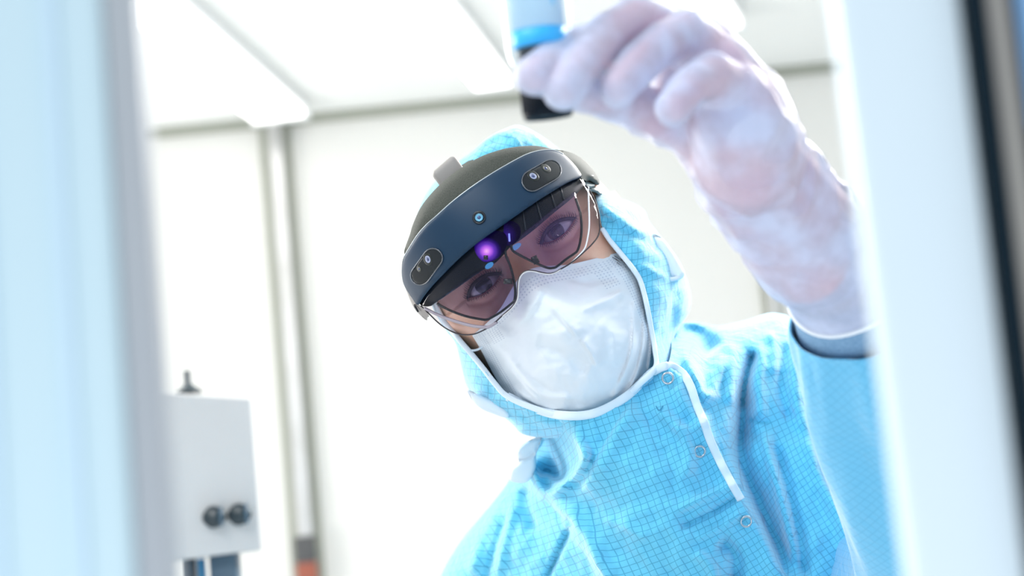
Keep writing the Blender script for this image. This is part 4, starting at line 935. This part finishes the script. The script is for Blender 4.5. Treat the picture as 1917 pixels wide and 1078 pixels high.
def pill_outline(a, b, r, n=10):
    a, b = np.array(a, float), np.array(b, float); d = b-a; an = math.atan2(d[1], d[0]); o_ = []
    for k in range(n+1): t = an-PI/2+PI*k/n; o_.append(b+r*np.array([math.cos(t), math.sin(t)]))
    for k in range(n+1): t = an+PI/2+PI*k/n; o_.append(a+r*np.array([math.cos(t), math.sin(t)]))
    return [tuple(x) for x in o_]
def disc_on(px, py, dep, profile, m, name, par, tilt=None, n=36):
    n_ = Zc.copy() if tilt is None else tilt
    return new_obj(name, *lathe(profile, face_frame(P(px, py, dep), n_), n), m, par)
def shell_n(px, py):
    f_ = lambda x, y: P(x, y, float(shell_d(np.array([[x, y]]))[0])); n_ = (f_(px+4, py)-f_(px-4, py)).cross(f_(px, py-4)-f_(px, py+4)).normalized()
    return n_ if n_.dot(Zc) > 0 else -n_
def window(a, b, r, lenses):
    o_ = pill_outline(a, b, r)
    V, Fc, UV = sheet(o_, lambda q: shell_d(q)-0.0007, lambda q: np.full(len(q), 0.004), 4, round_lines=[o_+[o_[0]]], R=2.5, T=0.0006, rings=(.5, 1.2), n=1, closed_smooth=False)
    W_ = new_obj('camera_window', V, Fc, M_piano, HS)
    oo = np.array(o_); pts_ = [P(x, y, d_-0.0008) for (x, y), d_ in zip(oo, shell_d(oo))]
    v, f = tube(pts_, 0.00045, 8, closed=True); new_obj('rim', v, f, M_edge2, W_)
    for (x, y, rr, m1) in lenses:
        nn_ = shell_n(x, y); d_ = float(shell_d(np.array([[x, y]]))[0]); k = d_/F*rr
        disc_on(x, y, d_-0.0005, [(k*1.7, -.001), (k*1.7, .0002), (k*1.5, .0003), (.0001, .0003)], M_lensring0, 'lens_well', W_, nn_)
        disc_on(x, y, d_-0.0009, [(k, -.0003), (k, .0002), (k*.8, .0005), (k*.78, .0003), (k*.55, .0003)], m1, 'lens_ring', W_, nn_)
        disc_on(x, y, d_-0.0011, [(k*.54, -.0003), (k*.5, .0003), (k*.3, .0006), (.0001, .0007)], M_lensglass, 'lens', W_, nn_)
    return W_
M_edge2 = mat('window_rim', (0.12, 0.13, 0.15), 0.25, 0.5)
M_lensring0 = mat('lens_well', (0.02, 0.024, 0.022), 0.35, 0, 0.3); M_lensring = mat('lens_ring', (0.42, 0.45, 0.62), 0.3, 0.3); M_lensring2 = mat('lens_ring_grey', (0.16, 0.16, 0.14), 0.3, 0.3); M_lensglass = mat('lens_glass', (0.03, 0.05, 0.16), 0.08, 0, 1.0)
window((996.5, 338.6), (1031, 319), 19.5, [(998, 329.5, 7.2, M_lensring), (1021.5, 315.3, 6.3, M_lensring2)])
window((810.5, 483), (787, 515.5), 18, [(801, 485.3, 7.0, M_lensring), (785, 503, 4.0, M_lensring2)])
cx, cy = 897, 407.3; dcx = float(shell_d(np.array([[cx, cy]]))[0]); nn_ = shell_n(cx, cy); k = dcx/F
cw = disc_on(cx, cy, dcx, [(13*k, -.001), (13*k, .0005), (12*k, .0009), (10.5*k, .0006), (.0001, .0005)], M_blk, 'front_camera', HS, nn_)
disc_on(cx, cy, dcx-.001, [(7.6*k, -.0003), (7.6*k, .0004), (6.4*k, .0008), (6.2*k, .0005), (4.2*k, .0005)], mat('blue_lens_ring', (0.16, 0.42, 0.6), 0.25, 0.2), 'lens_ring', cw, nn_)
disc_on(cx, cy, dcx-.0012, [(4.2*k, -.0003), (3.5*k, .0005), (1.5*k, .0009), (.0001, .001)], M_lensglass, 'lens', cw, nn_)

# inner black housing behind the visor
hs_out = [(1088, 326), (1096, 342), (1080, 362), (1060, 380), (1037, 398.4), (1000, 430), (973.5, 450), (956, 462), (940, 480), (925, 494), (910, 502), (883, 520), (852, 542), (818, 565), (806, 573), (790, 572), (786, 560), (812, 515), (862, 460), (940, 400), (1004, 355), (1060, 325)]
V, Fc, UV = sheet(hs_out, lambda q: shell_d(q)+0.010, lambda q: np.full(len(q), 0.012), 6, round_lines=[hs_out+[hs_out[0]]], R=6, T=0.002, rings=(.6, 1.6)); ih = new_obj('optics_housing', V, Fc, mat('dark_navy_optics', (0.002, 0.007, 0.016), 0.3, 0, 0.2), HS)
dn = mat('slate_rib', (0.012, 0.022, 0.032), 0.3)
for (x0, y0, x1, y1) in ((1027, 352, 1040, 388), (1000, 368, 1014, 412), (976, 384, 984, 430), (1046, 342, 1056, 374)):
    pts_ = [(x0, y0), (x1, y1)]; v, f = tube([P(x, y, float(shell_d(np.array([[x, y]]))[0])+0.0093) for x, y in pts_], 0.0006, 8); new_obj('rib', v, f, dn, ih)
# light engines, glowing violet at the nose bridge
def blob(cx, cy, rx, ry, ang, dep, m, name, par, th=0.003):
    o_ = [(cx+rx*math.cos(t)*math.cos(ang)-ry*math.sin(t)*math.sin(ang), cy+rx*math.cos(t)*math.sin(ang)+ry*math.sin(t)*math.cos(ang)) for t in np.linspace(0, 2*PI, 24, endpoint=False)]
    V, Fc, UV = sheet(o_, lambda q: np.full(len(q), dep), lambda q: np.full(len(q), 0.001), 3, round_lines=[o_+[o_[0]]], R=min(rx, ry), T=th, rings=(.5, 1.5)); return new_obj(name, V, Fc, m, par)
M_glow = emit('violet_display_glow', (0.55, 0.12, 1.0), 1.0); nt_ = M_glow.node_tree; e2 = [n for n in nt_.nodes if n.type == 'EMISSION'][0]
uvg = N(M_glow, 'ShaderNodeUVMap'); uvg.uv_map = 'UVMap'
def glow(cx, cy, rx, ry, dep, stops, name, o_):
    m = emit('glow_'+name, (1, 1, 1), 1.0); e3 = [n for n in m.node_tree.nodes if n.type == 'EMISSION'][0]
    uvn = N(m, 'ShaderNodeUVMap'); uvn.uv_map = 'UVMap'; mp_ = N(m, 'ShaderNodeVectorMath', operation='LENGTH'); L(m, uvn.outputs[0], mp_.inputs[0])
    r_ = N(m, 'ShaderNodeValToRGB'); L(m, mp_.outputs['Value'], r_.inputs[0]); r_.color_ramp.elements[0].color = (*stops[0][1], 1); r_.color_ramp.elements[0].position = stops[0][0]; r_.color_ramp.elements[1].color = (*stops[-1][1], 1); r_.color_ramp.elements[1].position = stops[-1][0]
    for p_, c_ in stops[1:-1]: k_ = r_.color_ramp.elements.new(p_); k_.color = (*c_, 1)
    L(m, r_.outputs[0], e3.inputs[0])
    V, Fc, UV = sheet(o_, lambda q: np.full(len(q), dep), lambda q: np.full(len(q), 0.001), 3, round_lines=[o_+[o_[0]]], R=6, T=0.001, rings=(.5, 1.5), uvf=lambda q, dz: np.column_stack([(q[:, 0]-cx)/rx, (q[:, 1]-cy)/ry]))
    return new_obj('light_engine', V, Fc, m, HS, uv=UV)
le = glow(911, 470, 28, 26, 1.1365, [(0, (1.0, 0.5, 1.0)), (0.25, (0.60, 0.16, 0.95)), (0.5, (0.14, 0.04, 0.55)), (0.78, (0.02, 0.005, 0.15)), (1.0, (0.002, 0.001, 0.02))], 'a', [(888, 462), (893, 452), (905, 440), (925, 432), (944, 436), (950, 450), (946, 466), (934, 481), (920, 489), (906, 490), (896, 482), (890, 472)])
glow(948, 440, 20, 22, 1.1375, [(0, (0.03, 0.01, 0.22)), (0.5, (0.012, 0.004, 0.09)), (1.0, (0.003, 0.002, 0.02))], 'b', [(944, 418), (958, 414), (970, 420), (975, 432), (972, 446), (962, 456), (950, 460), (944, 448)])['label'] = 'dark indigo light engine'
v, f = tube([P(909.5, 478, 1.134), P(909.5, 486, 1.134)], 0.0015, 12); new_obj('post', v, f, M_blk, le)
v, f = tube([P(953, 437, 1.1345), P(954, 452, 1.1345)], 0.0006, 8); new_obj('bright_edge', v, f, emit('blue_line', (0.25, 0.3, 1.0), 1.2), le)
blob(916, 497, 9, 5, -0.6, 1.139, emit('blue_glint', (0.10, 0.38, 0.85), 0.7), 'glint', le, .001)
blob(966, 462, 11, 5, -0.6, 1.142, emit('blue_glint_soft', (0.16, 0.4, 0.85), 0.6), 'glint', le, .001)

# display plates with their black outlines
def plate(outline, m, name, off, edge_idx, er, mat_e):
    o_ = outline
    V, Fc, UV = sheet(o_, lambda q: shell_d(q)+off, lambda q: np.full(len(q), 0.0016), 6, n=4, uvf=lambda q, dz: np.column_stack([st(q)[0]/100.0, st(q)[1]/100.0]))
    pl_ = new_obj(name, V, Fc, m, HS)
    if edge_idx:
        ee_ = cr(edge_idx, 6); pts_ = [P(a[0], a[1], d_-0.0002) for a, d_ in zip(ee_, shell_d(ee_)+off)]; v, f = tube(pts_, er, 8); new_obj('outline', v, f, mat_e, pl_)
    return pl_
M_plate = glass('violet_coated_plate', (0.93, 0.88, 0.96), 0.05, 0.03, (0.45, 0.28, 0.85), 0.04)
M_plate2 = glass('grey_coated_plate', (0.78, 0.76, 0.88), 0.04, 0.03, (0.24, 0.20, 0.55), 0.015)
plR = [(957, 457), (962, 470), (993, 488), (1027, 502), (1042, 499), (1060, 485), (1080, 470), (1086, 453), (1088.5, 430), (1087, 402), (1082, 385), (1076, 360), (1060, 372), (1000, 420)]
plate(plR, M_plate, 'display_plate', 0.0075, [(957, 458), (960, 469), (976, 479), (993.5, 488), (1012, 496.5), (1026, 501.5), (1035, 501.5), (1043, 498.5), (1060, 485), (1074, 475.5), (1081, 469), (1086, 453.5), (1088.7, 430), (1087, 402), (1083, 388), (1078, 372)], 0.00085, M_blk)
plL = [(818.6, 568.6), (842, 580.8), (872.7, 592), (903, 598), (917, 596), (936, 585), (958, 567), (964, 556), (963.5, 532), (956.3, 501), (948, 478), (910, 500), (860, 532)]
plate(plL, M_plate2, 'display_plate', 0.0075, [(818.6, 568.6), (842, 580.8), (872.7, 592), (903, 598), (911, 598), (918, 595.5), (936, 585), (956, 569.5), (962, 563), (964.5, 552), (963.5, 532), (956.3, 501), (948, 481), (946, 470)], 0.00085, M_blk)
for (x, y, a_, l_, w__) in ((1002, 486.5, 1.1, 15, 12), (951, 526.5, 0.0, 17, 10)):
    c_, s_ = math.cos(a_), math.sin(a_); o_ = [(x+dx*c_-dy*s_, y+dx*s_+dy*c_) for dx, dy in ((-l_/2, -w__/2), (l_/2, -w__/2), (l_/2, w__/2), (-l_/2, w__/2))]
    V, Fc, UV = sheet(o_, lambda q: shell_d(q)+0.004, lambda q: np.full(len(q), 0.003), 3, n=1, closed_smooth=False, round_lines=[o_+[o_[0]]], R=3, T=.001, rings=(.5, 1.2)); new_obj('clip', V, Fc, M_blk, HS)
wl = cr([(1101, 350), (1102, 380), (1103, 422), (1099, 450), (1094, 466), (1083, 479), (1068, 493.5)], 6); v, f = tube([P(a[0], a[1], d_+.004) for a, d_ in zip(wl, shell_d(wl))], 0.0006, 8); new_obj('clear_edge', v, f, mat('clear_edge', (0.8, 0.82, 0.86), 0.1), HS)
wl = cr([(795, 577), (821.6, 590), (852, 601), (882.9, 609.4), (907, 612.5), (916, 611.5), (930, 603)], 6); v, f = tube([P(a[0], a[1], d_+.004) for a, d_ in zip(wl, shell_d(wl))], 0.0011, 8); new_obj('clear_edge', v, f, mat('mauve_edge', (0.36, 0.31, 0.36), 0.2), HS)
# outer clear visor
vis = [(1087, 331), (1096, 346), (1104.7, 358), (1115, 378.7), (1121, 401), (1123, 427), (1118.7, 443.4), (1107, 458.5), (1095, 470), (1080, 483.5), (1067, 493.5), (1050, 503.5), (1038.6, 510), (1027, 512), (1013.5, 510), (1000, 506.9), (987, 506.9), (976, 513), (970.5, 524), (969, 540), (968.5, 552), (965.5, 564), (956, 577), (940, 591), (920, 609), (899, 621), (883, 626), (862, 625.7), (842, 618.6), (821.6, 605), (801, 585), (788, 572),
       (800, 552), (815, 537), (845, 508), (880, 475), (920, 440), (960, 412), (1004, 382), (1040, 360), (1070, 343)]
M_vis = glass('smoked_visor', (0.95, 0.93, 0.95), 0.01, 0.01, (0.24, 0.20, 0.27), 0.015)
V, Fc, UV = sheet(vis, lambda q: shell_d(q)+0.0035, lambda q: np.full(len(q), 0.0011), 6, n=4); vo = new_obj('visor', V, Fc, M_vis, HS)
ve = cr(vis[1:32], 6); v, f = tube([P(a[0], a[1], d_+0.0036) for a, d_ in zip(ve, shell_d(ve))], 0.00050, 8); new_obj('visor_rim', v, f, mat('dark_visor_rim', (0.03, 0.022, 0.03), 0.2), vo)
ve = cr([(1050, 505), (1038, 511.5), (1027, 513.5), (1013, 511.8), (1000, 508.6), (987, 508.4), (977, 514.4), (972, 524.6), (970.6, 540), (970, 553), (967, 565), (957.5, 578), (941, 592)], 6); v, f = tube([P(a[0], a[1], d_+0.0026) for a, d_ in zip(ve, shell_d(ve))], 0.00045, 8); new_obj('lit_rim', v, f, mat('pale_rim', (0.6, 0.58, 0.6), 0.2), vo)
